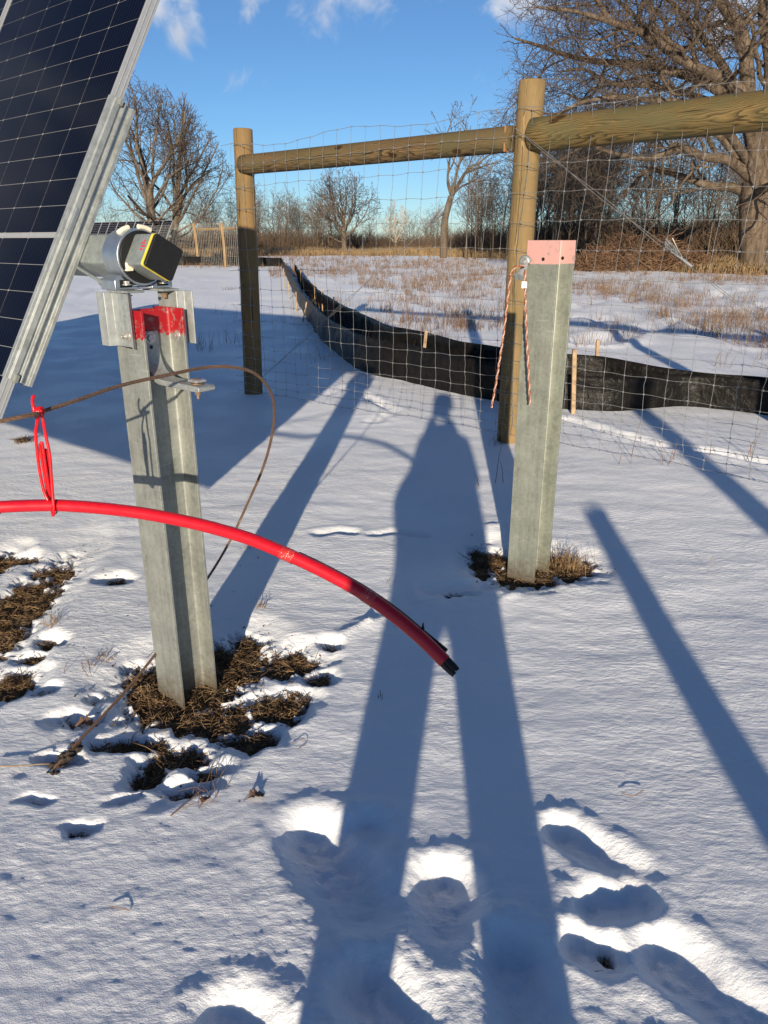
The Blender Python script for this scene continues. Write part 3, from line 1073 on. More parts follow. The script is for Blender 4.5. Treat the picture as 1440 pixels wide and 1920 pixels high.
def limb(rg, out, pts, r0, r1, P, lvl=1, kid_level=1, kids=1.0, bare=0.2, k=5):
    """a limb along given points that carries grown side branches"""
    pts = catmull(pts, k)
    m = len(pts)
    L = sum((pts[i + 1] - pts[i]).length for i in range(m - 1))
    side = rg.random() * 6
    dprev = (pts[1] - pts[0]).normalized()
    for i in range(m - 1):
        d = (pts[i + 1] - pts[i]).normalized()
        a, b = r0 + (r1 - r0) * i / (m - 1), r0 + (r1 - r0) * (i + 1) / (m - 1)
        out[0].add(tuple(pts[i]), tuple(pts[i + 1]), tuple(dprev), tuple(d), a, b)
        dprev = d
        t = (i + 1) / (m - 1)
        if t > bare:
            cnt = int(kids) + (1 if rg.random() < kids - int(kids) else 0)
            for _ in range(cnt):
                side += 2.4 + rg.gauss(0, 0.5)
                child(rg, out, tuple(pts[i + 1]), tuple(d), side, max(L, P.get('minL', 0)), b, t, kid_level, P)
    for _ in range(3):
        side += 2.1
        child(rg, out, tuple(pts[-1]), tuple(dprev), side, max(L, P.get('minL', 0)) * 0.9, r1, 0.9, kid_level, P, spread=0.5)


def build_tree(name, loc, out, label, cat, group, mats, sides=(8, 5, 3)):
    t = empty(name, loc, label, cat, group)
    trunk_ = segs_mesh("trunk", out[0].a, mats[0], t, 10)
    crown = []
    for s in out[1:]: crown += s.a
    big = [s for s in crown if s[12] > mats[2]]
    small = [s for s in crown if s[12] <= mats[2]]
    if big: segs_mesh("branches", big, mats[0], t, 6)['kind'] = 'stuff'
    if small: segs_mesh("crown", small, mats[1], t, 3)['kind'] = 'stuff'
    return t


def big_oak():
    rg = random.Random(11)
    Yt = 40.0
    out = [Segs() for _ in range(5)]
    base = G(1412, 505, 0.0)
    s = Yt / base.y if base.y else 1
    loc = D(1412, 500, Yt); loc.z = 0
    P = dict(levels=5, step=[1, 0.7, 0.45, 0.32, 0.22], wig=[0, 0.20, 0.26, 0.30, 0.34], trop=[0, 0.02, 0.0, -0.015, -0.02], tip=0.3, rmin=0.008,
             bare=[0, 0.15, 0.15, 0.1, 0], kids=[0, 0.92, 0.95, 0.82, 0], ang=[0, 46, 46, 44, 40], len=[0, 0.48, 0.50, 0.52, 0.5], rad=[0, 0.40, 0.46, 0.55, 0.6])

    def q(px, py, dy=0.0): return D(px, py, Yt + dy)
    foot = Vector((loc.x, Yt, -0.2))
    b2 = q(1412, 470)
    trunk = [foot, q(1413, 480), q(1414, 430), q(1417, 380), q(1420, 340)]
    tr = catmull(trunk, 4)
    rr = [1.05, 0.88, 0.78, 0.74, 0.72, 0.70, 0.70, 0.70, 0.70, 0.71, 0.72, 0.74, 0.76, 0.76, 0.74, 0.72, 0.72]
    dp = (tr[1] - tr[0]).normalized()
    for i in range(len(tr) - 1):
        d = (tr[i + 1] - tr[i]).normalized()
        out[0].add(tuple(tr[i]), tuple(tr[i + 1]), tuple(dp), tuple(d), rr[i], rr[i + 1]); dp = d
    top = tr[-1]
    LB = [  # points, r0, r1
        ([(1420, 345, 0), (1402, 328, -.3), (1365, 300, -1), (1320, 294, -1.6), (1275, 279, -2), (1219, 297, -2.4), (1162, 290, -3), (1105, 272, -3.4)], .30, .06),
        ([(1412, 372, 0), (1375, 352, .6), (1331, 349, 1.0), (1275, 330, 1.5), (1219, 318, 1.8), (1188, 345, 2), (1162, 374, 2)], .26, .05),
        ([(1425, 340, 0), (1410, 250, -.6), (1399, 185, -1), (1361, 150, -1.5), (1312, 131, -2), (1270, 106, -2.3), (1237, 82, -2.5), (1195, 58, -3), (1144, 41, -3.3), (1080, 22, -3.6), (1010, 14, -4)], .36, .05),
        ([(1420, 330, .3), (1395, 210, 1.5), (1345, 168, 2.5), (1290, 142, 3), (1200, 121, 3.6), (1125, 116, 4), (1069, 105, 4.2), (1012, 86, 4.5), (965, 72, 4.6)], .34, .05),
        ([(1410, 250, -.6), (1370, 150, 0), (1335, 95, .4), (1305, 55, .8), (1275, 20, 1), (1235, -20, 1)], .24, .08),
        ([(1425, 335, 0), (1405, 215, .2), (1400, 120, .3), (1390, 60, .4), (1350, 0, .6), (1330, -80, .8), (1320, -180, 1)], .42, .12),
        ([(1425, 335, .2), (1440, 220, .8), (1445, 120, 1.2), (1430, 20, 1.5), (1440, -100, 2)], .45, .14),
        ([(1395, 210, 1.5), (1330, 190, 1.2), (1275, 172, .5), (1210, 160, 0), (1150, 158, -.4), (1095, 130, -1), (1050, 135, -1.2)], .20, .04),
        ([(1420, 330, 0), (1350, 230, -2.4), (1290, 195, -3.4), (1230, 190, -4), (1160, 182, -4.6), (1090, 192, -5), (1045, 215, -5)], .22, .04),
        ([(1402, 328, -.3), (1350, 255, 1), (1300, 240, 1.6), (1250, 222, 2), (1190, 215, 2.4), (1130, 205, 2.8), (1060, 175, 3)], .20, .04),
        ([(1420, 345, 0), (1480, 300, -.5), (1560, 270, -1), (1650, 250, -1.4), (1760, 260, -2)], .34, .06),
        ([(1430, 330, 0), (1500, 190, .6), (1570, 110, 1), (1660, 60, 1.5), (1760, 20, 2)], .36, .06),
        ([(1430, 330, 0), (1470, 230, 3), (1500, 150, 5), (1520, 60, 7)], .34, .06),
        ([(1415, 365, 0), (1440, 350, -2), (1470, 330, -4), (1480, 320, -6.5)], .26, .06),
        ([(1144, 41, -3.3), (1110, -10, -3), (1060, -40, -3)], .12, .04),
        ([(1237, 82, -2.5), (1180, 20, -2), (1130, -20, -1.6)], .14, .04),
    ]
    PP = dict(P); PP['minL'] = 7.0
    PP['env'] = lambda w: w[0] < 6.1 + 0.5 * math.sin(w[2] * 2.1) + 0.3 * math.sin(w[1] * 3 + w[2] * 5)
    for pts, a, b in LB:
        limb(rg, out, [q(*c_) for c_ in pts], a, b, PP, kids=0.85, bare=0.25, k=4)
    t = build_tree("oak_tree", (loc.x, Yt, 0), out, "huge bare spreading oak with thick grey trunk at the right edge", "tree", None, (M['bark'], M['twig'], 0.045))
    return t


big_oak()


def generic_oak(name, px, Yt, H, seed, label, group=None, spread=0.55, trunk_h=0.22, n_limb=9, mats=None, lev=5, twig=0.018, lean=0.0, kids=1.0, up=0.35, rtrunk=0.028, z0=0.0):
    rg = random.Random(seed)
    loc = D(px, 450, Yt); loc.z = z0
    out = [Segs() for _ in range(5)]
    k = H / 12.0
    P = dict(levels=lev, step=[1, 0.75 * k, 0.55 * k, 0.42 * k, 0.32 * k], wig=[0, 0.13, 0.18, 0.22, 0.26], trop=[0, 0.05, 0.03, 0.02, 0.0], tip=0.35, rmin=twig,
             bare=[0, 0.2, 0.15, 0.1, 0], kids=[0, 1.35 * kids, 1.2 * kids, 0.95 * kids, 0], ang=[0, 38, 40, 42, 40], len=[0, 0.5, 0.5, 0.5, 0.5], rad=[0, 0.45, 0.5, 0.6, 0.6])
    cz, rx, rz = z0 + H * 0.56, H * spread, H * 0.46

    def env(q):
        e = ((q[0] - loc.x - lean * H * .3) / rx) ** 2 + ((q[1] - Yt) / rx) ** 2 + ((q[2] - cz) / rz) ** 2
        return e > 1.05 + 0.25 * math.sin(q[0] * 1.7 + q[2] * 1.3 + seed)
    P['env'] = env
    r = rtrunk * H
    th = trunk_h * H
    pts = [Vector((loc.x, Yt, z0 - 0.2)), Vector((loc.x + lean * th * .3, Yt, z0 + th * 0.4)), Vector((loc.x + lean * th, Yt, z0 + th))]
    tr = catmull(pts, 4)
    dp = (tr[1] - tr[0]).normalized()
    for i in range(len(tr) - 1):
        d = (tr[i + 1] - tr[i]).normalized()
        a, b = (1.35 - 0.35 * min(1, i / 3)), (1.35 - 0.35 * min(1, (i + 1) / 3))
        out[0].add(tuple(tr[i]), tuple(tr[i + 1]), tuple(dp), tuple(d), r * a, r * b); dp = d
    top = tr[-1]
    ga = rg.random() * 6
    for i in range(n_limb):
        ga += 2.4
        f = i / max(1, n_limb - 1)
        el = R(82) * (1 - f) + R(14) * f + rg.gauss(0, 0.08)
        d = (math.cos(ga) * math.cos(el) + lean * 0.4, math.sin(ga) * math.cos(el), math.sin(el) + up * 0.2)
        L = H * (0.58 * (1 - f) + 0.56 * f) * (0.85 + 0.3 * rg.random())
        st = (top.x - lean * th * .5 * f * .7, top.y, top.z - f * th * 0.62)
        grow(rg, out, st, norm3(d), L, r * (0.50 - 0.22 * f), 1, P)
    mats = mats or (M['bark_far'], M['twig'], 0.05)
    return build_tree(name, (loc.x, Yt, z0), out, label, "tree", group, mats)


generic_oak("oak_tree", 288, 58, 11.6, 3, "tall bare oak with upright limbs behind the distant solar row, its left trunk", None, 0.35, 0.44, 13, twig=0.012, kids=1.0, rtrunk=0.026)
generic_oak("oak_tree", 318, 60, 11.4, 8, "tall bare oak with crooked limbs leaning right behind the distant solar row", None, 0.36, 0.36, 13, twig=0.012, lean=0.22, kids=1.0, rtrunk=0.024)
generic_oak("oak_tree", 645, 108, 11.3, 21, "round-crowned bare oak standing alone in the tan grass under the grey rail", None, 0.46, 0.30, 14, twig=0.018, kids=0.86, rtrunk=0.030)
generic_oak("young_tree", 742, 128, 7.8, 33, "small pale bare tree between the lone oak and the leaning tree", None, 0.30, 0.25, 7, (M['pale_bark'], M['pale_bark'], 0.06), lev=4, twig=0.028, kids=0.7)


def leaning_tree():
    rg = random.Random(4)
    Yt = 74.0
    out = [Segs() for _ in range(5)]
    P = dict(levels=5, step=[1, 0.6, 0.5, 0.4, 0.3], wig=[0, 0.12, 0.16, 0.2, 0.24], trop=[0, 0.02, 0.03, 0.02, 0.0], tip=0.4, rmin=0.016,
             bare=[0, 0.3, 0.2, 0.1, 0], kids=[0, 0.6, 0.6, 0.5, 0], ang=[0, 38, 38, 40, 40], len=[0, 0.42, 0.5, 0.5, 0.5], rad=[0, 0.55, 0.55, 0.6, 0.6], minL=3.5)

    def q(px, py, dy=0): return D(px, py, Yt + dy)
    foot = q(832, 452); foot.z = -0.1
    limb(rg, out, [foot, q(833, 430), q(835, 408), q(841, 385), q(846, 368)], .36, .27, P, kids=0, bare=2)
    out_keep = out
    LB = [([(846, 368, 0), (840, 345, .2), (840, 325, .3), (843, 300, .4), (842, 280, .2), (838, 255, 0), (845, 232, 0)], .13, .05),
          ([(846, 368, 0), (852, 345, -.5), (856, 325, -.8), (862, 305, -1), (870, 285, -1.2), (880, 262, -1.2), (872, 235, -1)], .16, .05),
          ([(846, 370, 0), (858, 348, .6), (872, 325, 1), (885, 312, 1.2), (898, 306, 1.4), (915, 292, 1.6), (935, 285, 1.8)], .19, .04),
          ([(872, 325, 1), (890, 318, .4), (905, 312, 0), (925, 306, -.3), (945, 300, -.4)], .10, .03),
          ([(848, 366, 0), (862, 352, -.8), (880, 343, -1.4), (893, 340, -1.6), (915, 338, -1.8)], .11, .03),
          ([(840, 325, .3), (850, 305, .8), (853, 295, 1), (862, 288, 1.2), (880, 286, 1.5)], .09, .03)]
    for pts, a, b in LB:
        limb(rg, out, [q(*c_) for c_ in pts], a, b, P, kids=0.5, bare=0.3, k=4)
    build_tree("leaning_tree", (foot.x, Yt, 0), out, "bare forked tree with a bent pale trunk, by the twisted wire tail", "tree", None, (M['bark_far'], M['twig'], 0.03))


leaning_tree()


def wood_trees():
    """a bank of slender trees along the field edge: six shapes, copied"""
    protos = []
    for s in range(6):
        rg = random.Random(100 + s)
        out = [Segs() for _ in range(4)]
        H = 10.0
        P = dict(levels=4, step=[0.8, 0.6, 0.45, 0.4], wig=[0.05, 0.13, 0.18, 0.22], trop=[0.05, 0.06, 0.03, 0.02], tip=0.25, rmin=0.014,
                 bare=[0.25, 0.15, 0.1, 0], kids=[1.7, 1.15, 0.9, 0], ang=[42, 40, 40, 40], len=[0.36, 0.5, 0.5, 0.5], rad=[0.5, 0.55, 0.6, 0.6])
        grow(rg, out, (0, 0, -0.2), norm3((rg.gauss(0, .05), rg.gauss(0, .05), 1)), H, 0.13, 0, P)
        allseg = sum((o.a for o in out), [])
        tmp = segs_mesh("forest_tree", allseg, M['wood_trees'], None, 3)
        protos.append(tmp)
    rg = random.Random(77)
    first = [True] * 6
    spots = []
    for _ in range(46):
        px_ = rg.uniform(875, 1130)
        spots.append((px_, rg.uniform(66, 88), rg.uniform(5.5, 8.5) if px_ < 960 else rg.uniform(7.0, 11.0), 'r'))
    for _ in range(44): spots.append((rg.uniform(1030, 1480), rg.uniform(50, 74), rg.uniform(6.0, 9.5), 'r'))
    for _ in range(36): spots.append((rg.uniform(470, 625), rg.uniform(120, 150), rg.uniform(5.5, 8.6), 'm'))
    for _ in range(22): spots.append((rg.uniform(690, 850), rg.uniform(130, 160), rg.uniform(3.5, 6.5), 'm'))
    for _ in range(30): spots.append((rg.uniform(120, 470), rg.uniform(72, 95), rg.uniform(3.5, 6.5), 'l'))
    for _ in range(10): spots.append((rg.uniform(-300, 120), rg.uniform(70, 95), rg.uniform(5, 9), 'l'))
    info = {'r': ("slender bare tree in the dense wood behind the right-hand fence post", "bare trees of the wood on the right"),
            'm': ("small bare tree in the distant tree line left of or behind the lone oak", "bare trees of the distant tree line"),
            'l': ("low bare tree in the thicket around the two tall oaks on the left", "bare trees of the thicket on the left")}
    for i, (px, y, h, w) in enumerate(spots):
        k = i % 6
        o = protos[k] if first[k] else copy_obj(protos[k])
        first[k] = False
        loc = D(px, 450, y); loc.z = 0
        o.location = loc
        s = h / 10.0
        o.scale = (s, s, s)
        o.rotation_euler = (0, 0, rg.uniform(0, 6.28))
        o['label'], o['group'] = info[w]
        o['category'] = "tree"
        if w == 'r' and rg.random() < 0.12 and k < 6:
            pass


wood_trees()


def brush():
    """thicket of thin stems that closes the foot of the woods"""
    n = 70000
    az = R(-26) + rng.random(n) * R(56)
    deg = np.degrees(az)
    edge = np.interp(deg, [-30, -14, -9, 2, 5, 8, 14, 20, 32], [78, 90, 122, 124, 110, 82, 68, 58, 52])
    rad = edge * (0.99 + 0.30 * rng.random(n) ** 1.3)
    x, y = np.sin(az) * rad, np.cos(az) * rad
    hmax = np.interp(deg, [-30, -14, -9, -3, 2, 4.5, 8, 14, 32], [3.6, 3.6, 5.4, 4.4, 3.2, 4.0, 5.2, 5.0, 4.4])
    h = hmax * (0.22 + 0.78 * rng.random(n) ** 1.6) * np.clip(0.8 + 0.7 * fbm(x * 0.12, y * 0.12, 401, 3), 0.35, 1.5)
    z0 = np.where(rng.random(n) < 0.5, 0, rng.random(n) * h * 0.5)
    a = np.stack([x, y, z0], 1)
    ln = rng.normal(0, 0.3, (n, 2))
    b = a + np.stack([ln[:, 0] * h * .4, ln[:, 1] * h * .4, (h - z0) * .55], 1)
    ln2 = ln + rng.normal(0, 0.2, (n, 2))
    c_ = a + np.stack([ln2[:, 0] * h, ln2[:, 1] * h, h - z0], 1)
    o = blades_mesh("undergrowth", a, b, c_, 0.022 * rng.uniform(0.5, 1.3, n), M['brush'])
    tag(o, "brown leafless undergrowth closing the foot of the far woods")


brush()


def brush_pile(px0, px1, Yt, H, seed, label):
    rg = np.random.default_rng(seed)
    a0, a1 = D(px0, 450, Yt), D(px1, 450, Yt)
    n = 2200
    t = rg.random(n)
    x = a0.x + (a1.x - a0.x) * t
    prof = np.sin(np.pi * np.clip(t, 0.02, 0.98)) ** 0.5 * (0.8 + 0.35 * perlin(t * 7, t * 0 + seed, seed))
    y = Yt + rg.normal(0, 1.1, n)
    z = H * prof * rg.random(n) ** 0.8 * np.exp(-((y - Yt) / 2.0) ** 2)
    az = rg.normal(0, 0.9, n) + np.pi * (rg.random(n) < .5); el = rg.normal(0.2, 0.6, n)
    ln = rg.uniform(0.5, 2.0, n)
    d = np.stack([np.cos(az) * np.cos(el), np.sin(az) * np.cos(el), np.sin(el)], 1)
    P0 = np.stack([x, y, np.maximum(z, 0.02)], 1) - d * ln[:, None] * .5
    P1 = P0 + d * ln[:, None] * .5 + rg.normal(0, .08, (n, 3))
    P2 = P0 + d * ln[:, None] + rg.normal(0, .12, (n, 3))
    t = empty("brush_pile", (float(a0.x + a1.x) / 2, Yt, 0), label, "brush pile")
    loc = np.array([(a0.x + a1.x) / 2, Yt, 0])
    o = blades_mesh("branch_heap", P0 - loc, P1 - loc, P2 - loc, rg.uniform(0.008, 0.026, n), M['weed'], 'stuff', t)
    return t


brush_pile(1085, 1330, 43, 2.2, 7, "long heap of cut brown branches beyond the fence, left of the big oak's foot")

# ------------------------------------------------------------------ far solar row and far fence
TILT = R(60.0)
E = V * math.cos(TILT) + Vector((0, 0, 1)) * math.sin(TILT)
Nn = -V * math.sin(TILT) + Vector((0, 0, 1)) * math.cos(TILT)
PW, PL = 1.134, 2.278


def far_row():
    Y0 = 56.0
    top = D(325, 413, Y0)
    group = "far solar panels"
    right = top - E * (PL / 2)
    proto = None
    names = ["second", "third", "fourth", "fifth", "sixth", "seventh", "eighth", "ninth"]
    for i in range(9):
        c = right - U * (PW + 0.02) * (i + 0.5)
        lab = "small dark solar panel of the distant row, at its open right end" if i == 0 else names[i - 1] + " small dark panel from the open right end of the distant solar row"
        t = empty("solar_panel", c, lab, "solar panel", group)
        if proto is None:
            mb = MB(); mb.box(c, U * (PW / 2 - .012), E * (PL / 2 - .012), Nn * .012); lam = mb.build("laminate", M['backsheet'], t)
            mb = MB()
            for a in range(6):
                for b in range(12):
                    cc = c + U * ((a - 2.5) * 0.184) + E * ((b - 5.5) * 0.187) + Nn * 0.014
                    mb.box(cc, U * .085, E * .087, Nn * .002)
            ce = mb.build("cell_grid", M['cell'], t, kind='stuff')
            mb = MB()
            for s in (-1, 1):
                mb.box(c + U * s * (PW / 2 - .02), U * .02, E * PL / 2, Nn * .022)
                mb.box(c + E * s * (PL / 2 - .018), U * (PW / 2 - .041), E * .018, Nn * .0205)
            fr = mb.build("frame", M['frame_alu'], t)
            proto = (lam, ce, fr)
        else:
            for o in proto: copy_obj(o, t)
    # its tube and piles
    c = right - Nn * .12
    mb = MB(); mb.tube([c + U * .2, c - U * 11], .07, 8)
    tag(mb.build("torque_tube", M['tube_steel'], smooth=40), "thin steel tube carrying the distant solar row", "torque tube")
    q = c - U * .6
    mb = MB(); mb.box((q.x, q.y, q.z / 2), U * .07, V * .07, (0, 0, q.z / 2 - .03))
    tag(mb.build("steel_pile", M['galv']), "thin steel pile under the distant solar row", "pile")


far_row()


def far_fence():
    t = empty("wire_fence", tuple(G(370, 500, 0)), "distant wooden-post wire fence beside the far solar row", "fence")
    A, B = G(372, 499, 0.0), G(423, 502, 0.0)
    d = (B - A)
    C_ = B + d * .86
    for k, pt in enumerate((A, B)):
        mb = MB(); mb.tube([pt - Vector((0, 0, .3)), pt + Vector((0, 0, 1.3)), pt + Vector((-.08, 0, 2.62))], .10, 10)
        mb.build("post", M['far_wood'], t, smooth=40)
    pt = C_
    mb = MB(); mb.tube([pt - Vector((0, 0, .3)), pt + Vector((0, 0, 2.6))], .10, 10); mb.build("post", M['far_wood'], t, smooth=40)
    z = Vector((0, 0, 2.25))
    mb = MB(); mb.tube([A + z + d * .08, B + z - d * .08], .085, 10); mb.build("rail", M['far_wood'], t, smooth=40)
    mb = MB(); mb.tube([B + z + d * .08, C_ + z - d * .1], .085, 10); mb.build("rail", M['far_wood'], t, smooth=40)
    mb = MB()
    e0 = A - d * 2.2
    e1 = C_
    n = Vector((0, -.12, 0))
    Lf = (e1 - e0).length; dd = (e1 - e0) / Lf
    for i in range(int(Lf / .24) + 1):
        p = e0 + dd * (i * .24) + n
        mb.tube([p + Vector((0, 0, .1)), p + Vector((0, 0, 2.6))], .0028, 3, False)
    for z_ in (.12, .2, .28, .37, .48, .6, .73, .87, 1.03, 1.2, 1.38, 1.58, 1.78, 1.98, 2.18, 2.38, 2.6):
        mb.tube([e0 + n + Vector((0, 0, z_)), e1 + n + Vector((0, 0, z_))], .0024, 3, False)
    mb.build("wire_mesh", M['wire'], t)


far_fence()

# ------------------------------------------------------------------ silt fences
def ribbon(name, path, z_top, parent, seed, drop=0.10, cols=10, rws=10, z_ground=None):
    """black fabric hung along a path, creased and slack between its stakes"""
    pts = [Vector((p[0], p[1], 0)) for p in path]
    tops = [p[2] for p in path]
    fine, zt = [], []
    for i in range(len(pts) - 1):
        L = (pts[i + 1] - pts[i]).length
        k = max(2, int(L / 0.05)) if L < 30 else int(L / .3)
        k = min(k, 160)
        for j in range(k):
            t = j / k
            fine.append(pts[i].lerp(pts[i + 1], t)); zt.append(tops[i] + (tops[i + 1] - tops[i]) * t)
    fine.append(pts[-1]); zt.append(tops[-1])
    m = len(fine)
    # smooth the corner points
    arr = np.array([[p.x, p.y] for p in fine]); zt = np.array(zt)
    for _ in range(6):
        arr[1:-1] = 0.5 * arr[1:-1] + 0.25 * (arr[:-2] + arr[2:])
        zt[1:-1] = 0.5 * zt[1:-1] + 0.25 * (zt[:-2] + zt[2:])
    dxy = np.gradient(arr, axis=0); dxy /= np.linalg.norm(dxy, axis=1, keepdims=True) + 1e-9
    nrm = np.stack([dxy[:, 1], -dxy[:, 0]], 1)
    s = np.concatenate([[0], np.cumsum(np.linalg.norm(np.diff(arr, axis=0), axis=1))])
    g = np.linspace(0, 1, rws)
    S, Gm = np.meshgrid(s, g, indexing='ij')
    off = 0.030 * fbm(S * 0.8, Gm * 0.7, seed, 2) + 0.024 * perlin(S * 2.2 + Gm * 2.5, Gm * 6 - S * 0.8, seed + 3) + 0.016 * perlin(S * 3 - Gm * 3, Gm * 13, seed + 5) + 0.010 * perlin(S * 7 + Gm * 5, Gm * 4, seed + 11)
    sag = 0.035 * perlin(s * 0.9, s * 0 + 0.3, seed + 9)
    base = -0.12
    Zr = base + (zt[:, None] + sag[:, None] - base) * Gm
    Xr, Yr = arr[:, 0:1] + nrm[:, 0:1] * off, arr[:, 1:2] + nrm[:, 1:2] * off
    Vx = np.stack([Xr, Yr, Zr], -1).reshape(-1, 3)
    i = np.arange(m - 1)[:, None] * rws; j = np.arange(rws - 1)[None]
    Fq = np.stack([i + j, i + j + 1, i + rws + j + 1, i + rws + j], -1).reshape(-1, 4)
    o = np_mesh(name, Vx - np.array(world_loc(parent)), Fq, M['fabric'], parent)
    so = o.modifiers.new("thick", 'SOLIDIFY'); so.thickness = 0.003; so.offset = 0
    return o


def stake(parent, foot, top, w=0.019):
    mb = MB()
    f, t = Vector(foot), Vector(top)
    a = (t - f).normalized()
    x = a.cross(Vector((0, 1, 0))).normalized(); y = a.cross(x)
    mb.box((f + t) / 2, x * w, y * w, (t - f) / 2)
    return mb.build("stake", M['stake'], parent, bevel=0.002)


def silt_fences():
    # near run: its foot follows the snow
    foot = [(345, 498), (430, 499), (528, 500.5), (546, 540), (568, 590), (606, 643), (663, 692), (700, 705), (760, 717), (850, 741), (950, 759), (1060, 772), (1150, 776), (1230, 769), (1290, 766), (1440, 782), (1700, 812)]
    path = []
    for a, b in foot:
        p = G(a, b, 0.035)
        path.append((p.x, p.y + .03, float(np.interp(a, [345, 535, 560, 700, 800, 1060, 1440], [.60, .58, .49, .49, .47, .385, .37]))))
    first = G(200, 497, .06)
    path = [(first.x, first.y, .6)] + path
    t = empty("silt_fence", tuple(G(850, 741, 0)), "nearer run of black silt fence curving from the far yard to the right edge", "silt fence")
    ribbon("fabric", path, .5, t, 5)
    for (fx, fy, tx, ty, hh) in ((533, 540, 532, 503, 0), (543, 560, 541, 530, 0), (556, 585, 555, 547, 0), (567, 603, 575, 566, 0), (597, 622, 597, 589, 0), (1074, 775, 1077, 655, 0), (1480, 786, 1486, 676, 0)):
        f = G(fx, fy, 0.05)
        if fy < 640:
            # stands on the fabric line
            f = Vector(path[3][:2] + (0,)).lerp(f, 1)
        tp = D(tx, ty, f.y - .02)
        f = f + Vector((0, -.02, -.05))
        stake(t, f, tp, .019 if fy > 640 else .013)
    # far run
    tops = [(552, 494), (566, 516), (602, 547), (625, 561), (675, 589), (732, 612), (797, 624), (855, 637), (950, 654), (1065, 662), (1129, 667), (1240, 686), (1323, 698), (1440, 710), (1700, 745)]
    zt = [float(np.interp(a, [700, 950, 1129, 1240, 1440], [.52, .50, .42, .38, .325])) for a, b in tops]
    path = [(G(a, b, z).x, G(a, b, z).y, z) for (a, b), z in zip(tops, zt)]
    t2 = empty("silt_fence", tuple(G(855, 700, 0)), "second run of black silt fence just behind the nearer one", "silt fence")
    ribbon("fabric", path, .52, t2, 25)
    for (tx, ty, zt, dx) in ((564, 506, .62, 0), (604, 541, .6, 0), (626, 556, .6, 0), (799, 619, .60, -.06), (1120, 636, .56, .02), (590, 530, .6, 0)):
        tp = G(tx, ty, zt)
        tp = tp + Vector((0, -.03, 0))
        stake(t2, (tp.x + dx, tp.y, -.1), tp, .018 if ty > 600 else .013)


silt_fences()

# ------------------------------------------------------------------ the wire fence
def wood_log(name, a, b, r, mat_, parent, taper=0.0, seed=0, n=28, m=24):
    """a slightly irregular round log from a to b; local Z runs along it"""
    a, b = Vector(a), Vector(b)
    L = (b - a).length
    z = (b - a).normalized()
    x = z.cross(Vector((0, 0, 1)))
    if x.length < 0.2: x = Vector((1, 0, 0)) - z * z.x
    x.normalize(); y = z.cross(x)
    hh = np.linspace(0, L, m)
    th = np.linspace(0, 2 * np.pi, n, endpoint=False)
    Hh, T = np.meshgrid(hh, th, indexing='ij')
    rad = r * (1 - taper * Hh / L) * (1 + 0.018 * perlin(np.cos(T) * 1.3 + seed, Hh * 0.7 + np.sin(T), seed) + 0.012 * perlin(T * 0 + Hh * 1.5, np.sin(T) * 2 + seed, seed + 4))
    bow = 0.012 * np.sin(Hh / L * 3.0 + seed)
    Xv, Yv = rad * np.cos(T) + bow, rad * np.sin(T)
    Vx = np.stack([Xv, Yv, Hh], -1).reshape(-1, 3)
    # bevelled ends
    e0 = np.stack([(rad[0] * .93) * np.cos(th) + bow[0], (rad[0] * .93) * np.sin(th), th * 0 - r * .06], -1)
    e1 = np.stack([(rad[-1] * .93) * np.cos(th) + bow[-1], (rad[-1] * .93) * np.sin(th), th * 0 + L + r * .06], -1)
    i = np.arange(m - 1)[:, None] * n; j = np.arange(n)[None]; jn = (j + 1) % n
    Fq = np.stack([i + j, i + jn, i + n + jn, i + n + j], -1).reshape(-1, 4)
    nv = len(Vx)
    me = bpy.data.meshes.new(name)
    faces = [tuple(f) for f in Fq.tolist()]
    faces += [(nv + k, nv + (k + 1) % n, (k + 1) % n, k) for k in range(n)]
    tb = (m - 1) * n
    faces += [(tb + k, tb + (k + 1) % n, nv + n + (k + 1) % n, nv + n + k) for k in range(n)]
    faces += [tuple(nv + k for k in range(n))[::-1], tuple(nv + n + k for k in range(n))]
    me.from_pydata(np.vstack([Vx, e0, e1]).tolist(), [], faces)
    me.shade_smooth(); me.set_sharp_from_angle(angle=R(50))
    me.materials.append(mat_)
    o = bpy.data.objects.new(name, me)
    COL.objects.link(o)
    o.parent = parent
    o0 = world_loc(parent)
    Mx = Matrix((x, y, z)).transposed().to_4x4()
    Mx.translation = a - o0
    o.matrix_local = Mx
    return o


FA = Vector((-1.43, 8.0, 0)); FB = Vector((1.017, 6.0, 0)); FC = FB + (FB - FA) * 0.98; FD = FC + (FB - FA)
FDIR = (FB - FA).normalized()
FN = Vector((FDIR.y, -FDIR.x, 0))          # towards the camera side
if FN.y > 0: FN = -FN


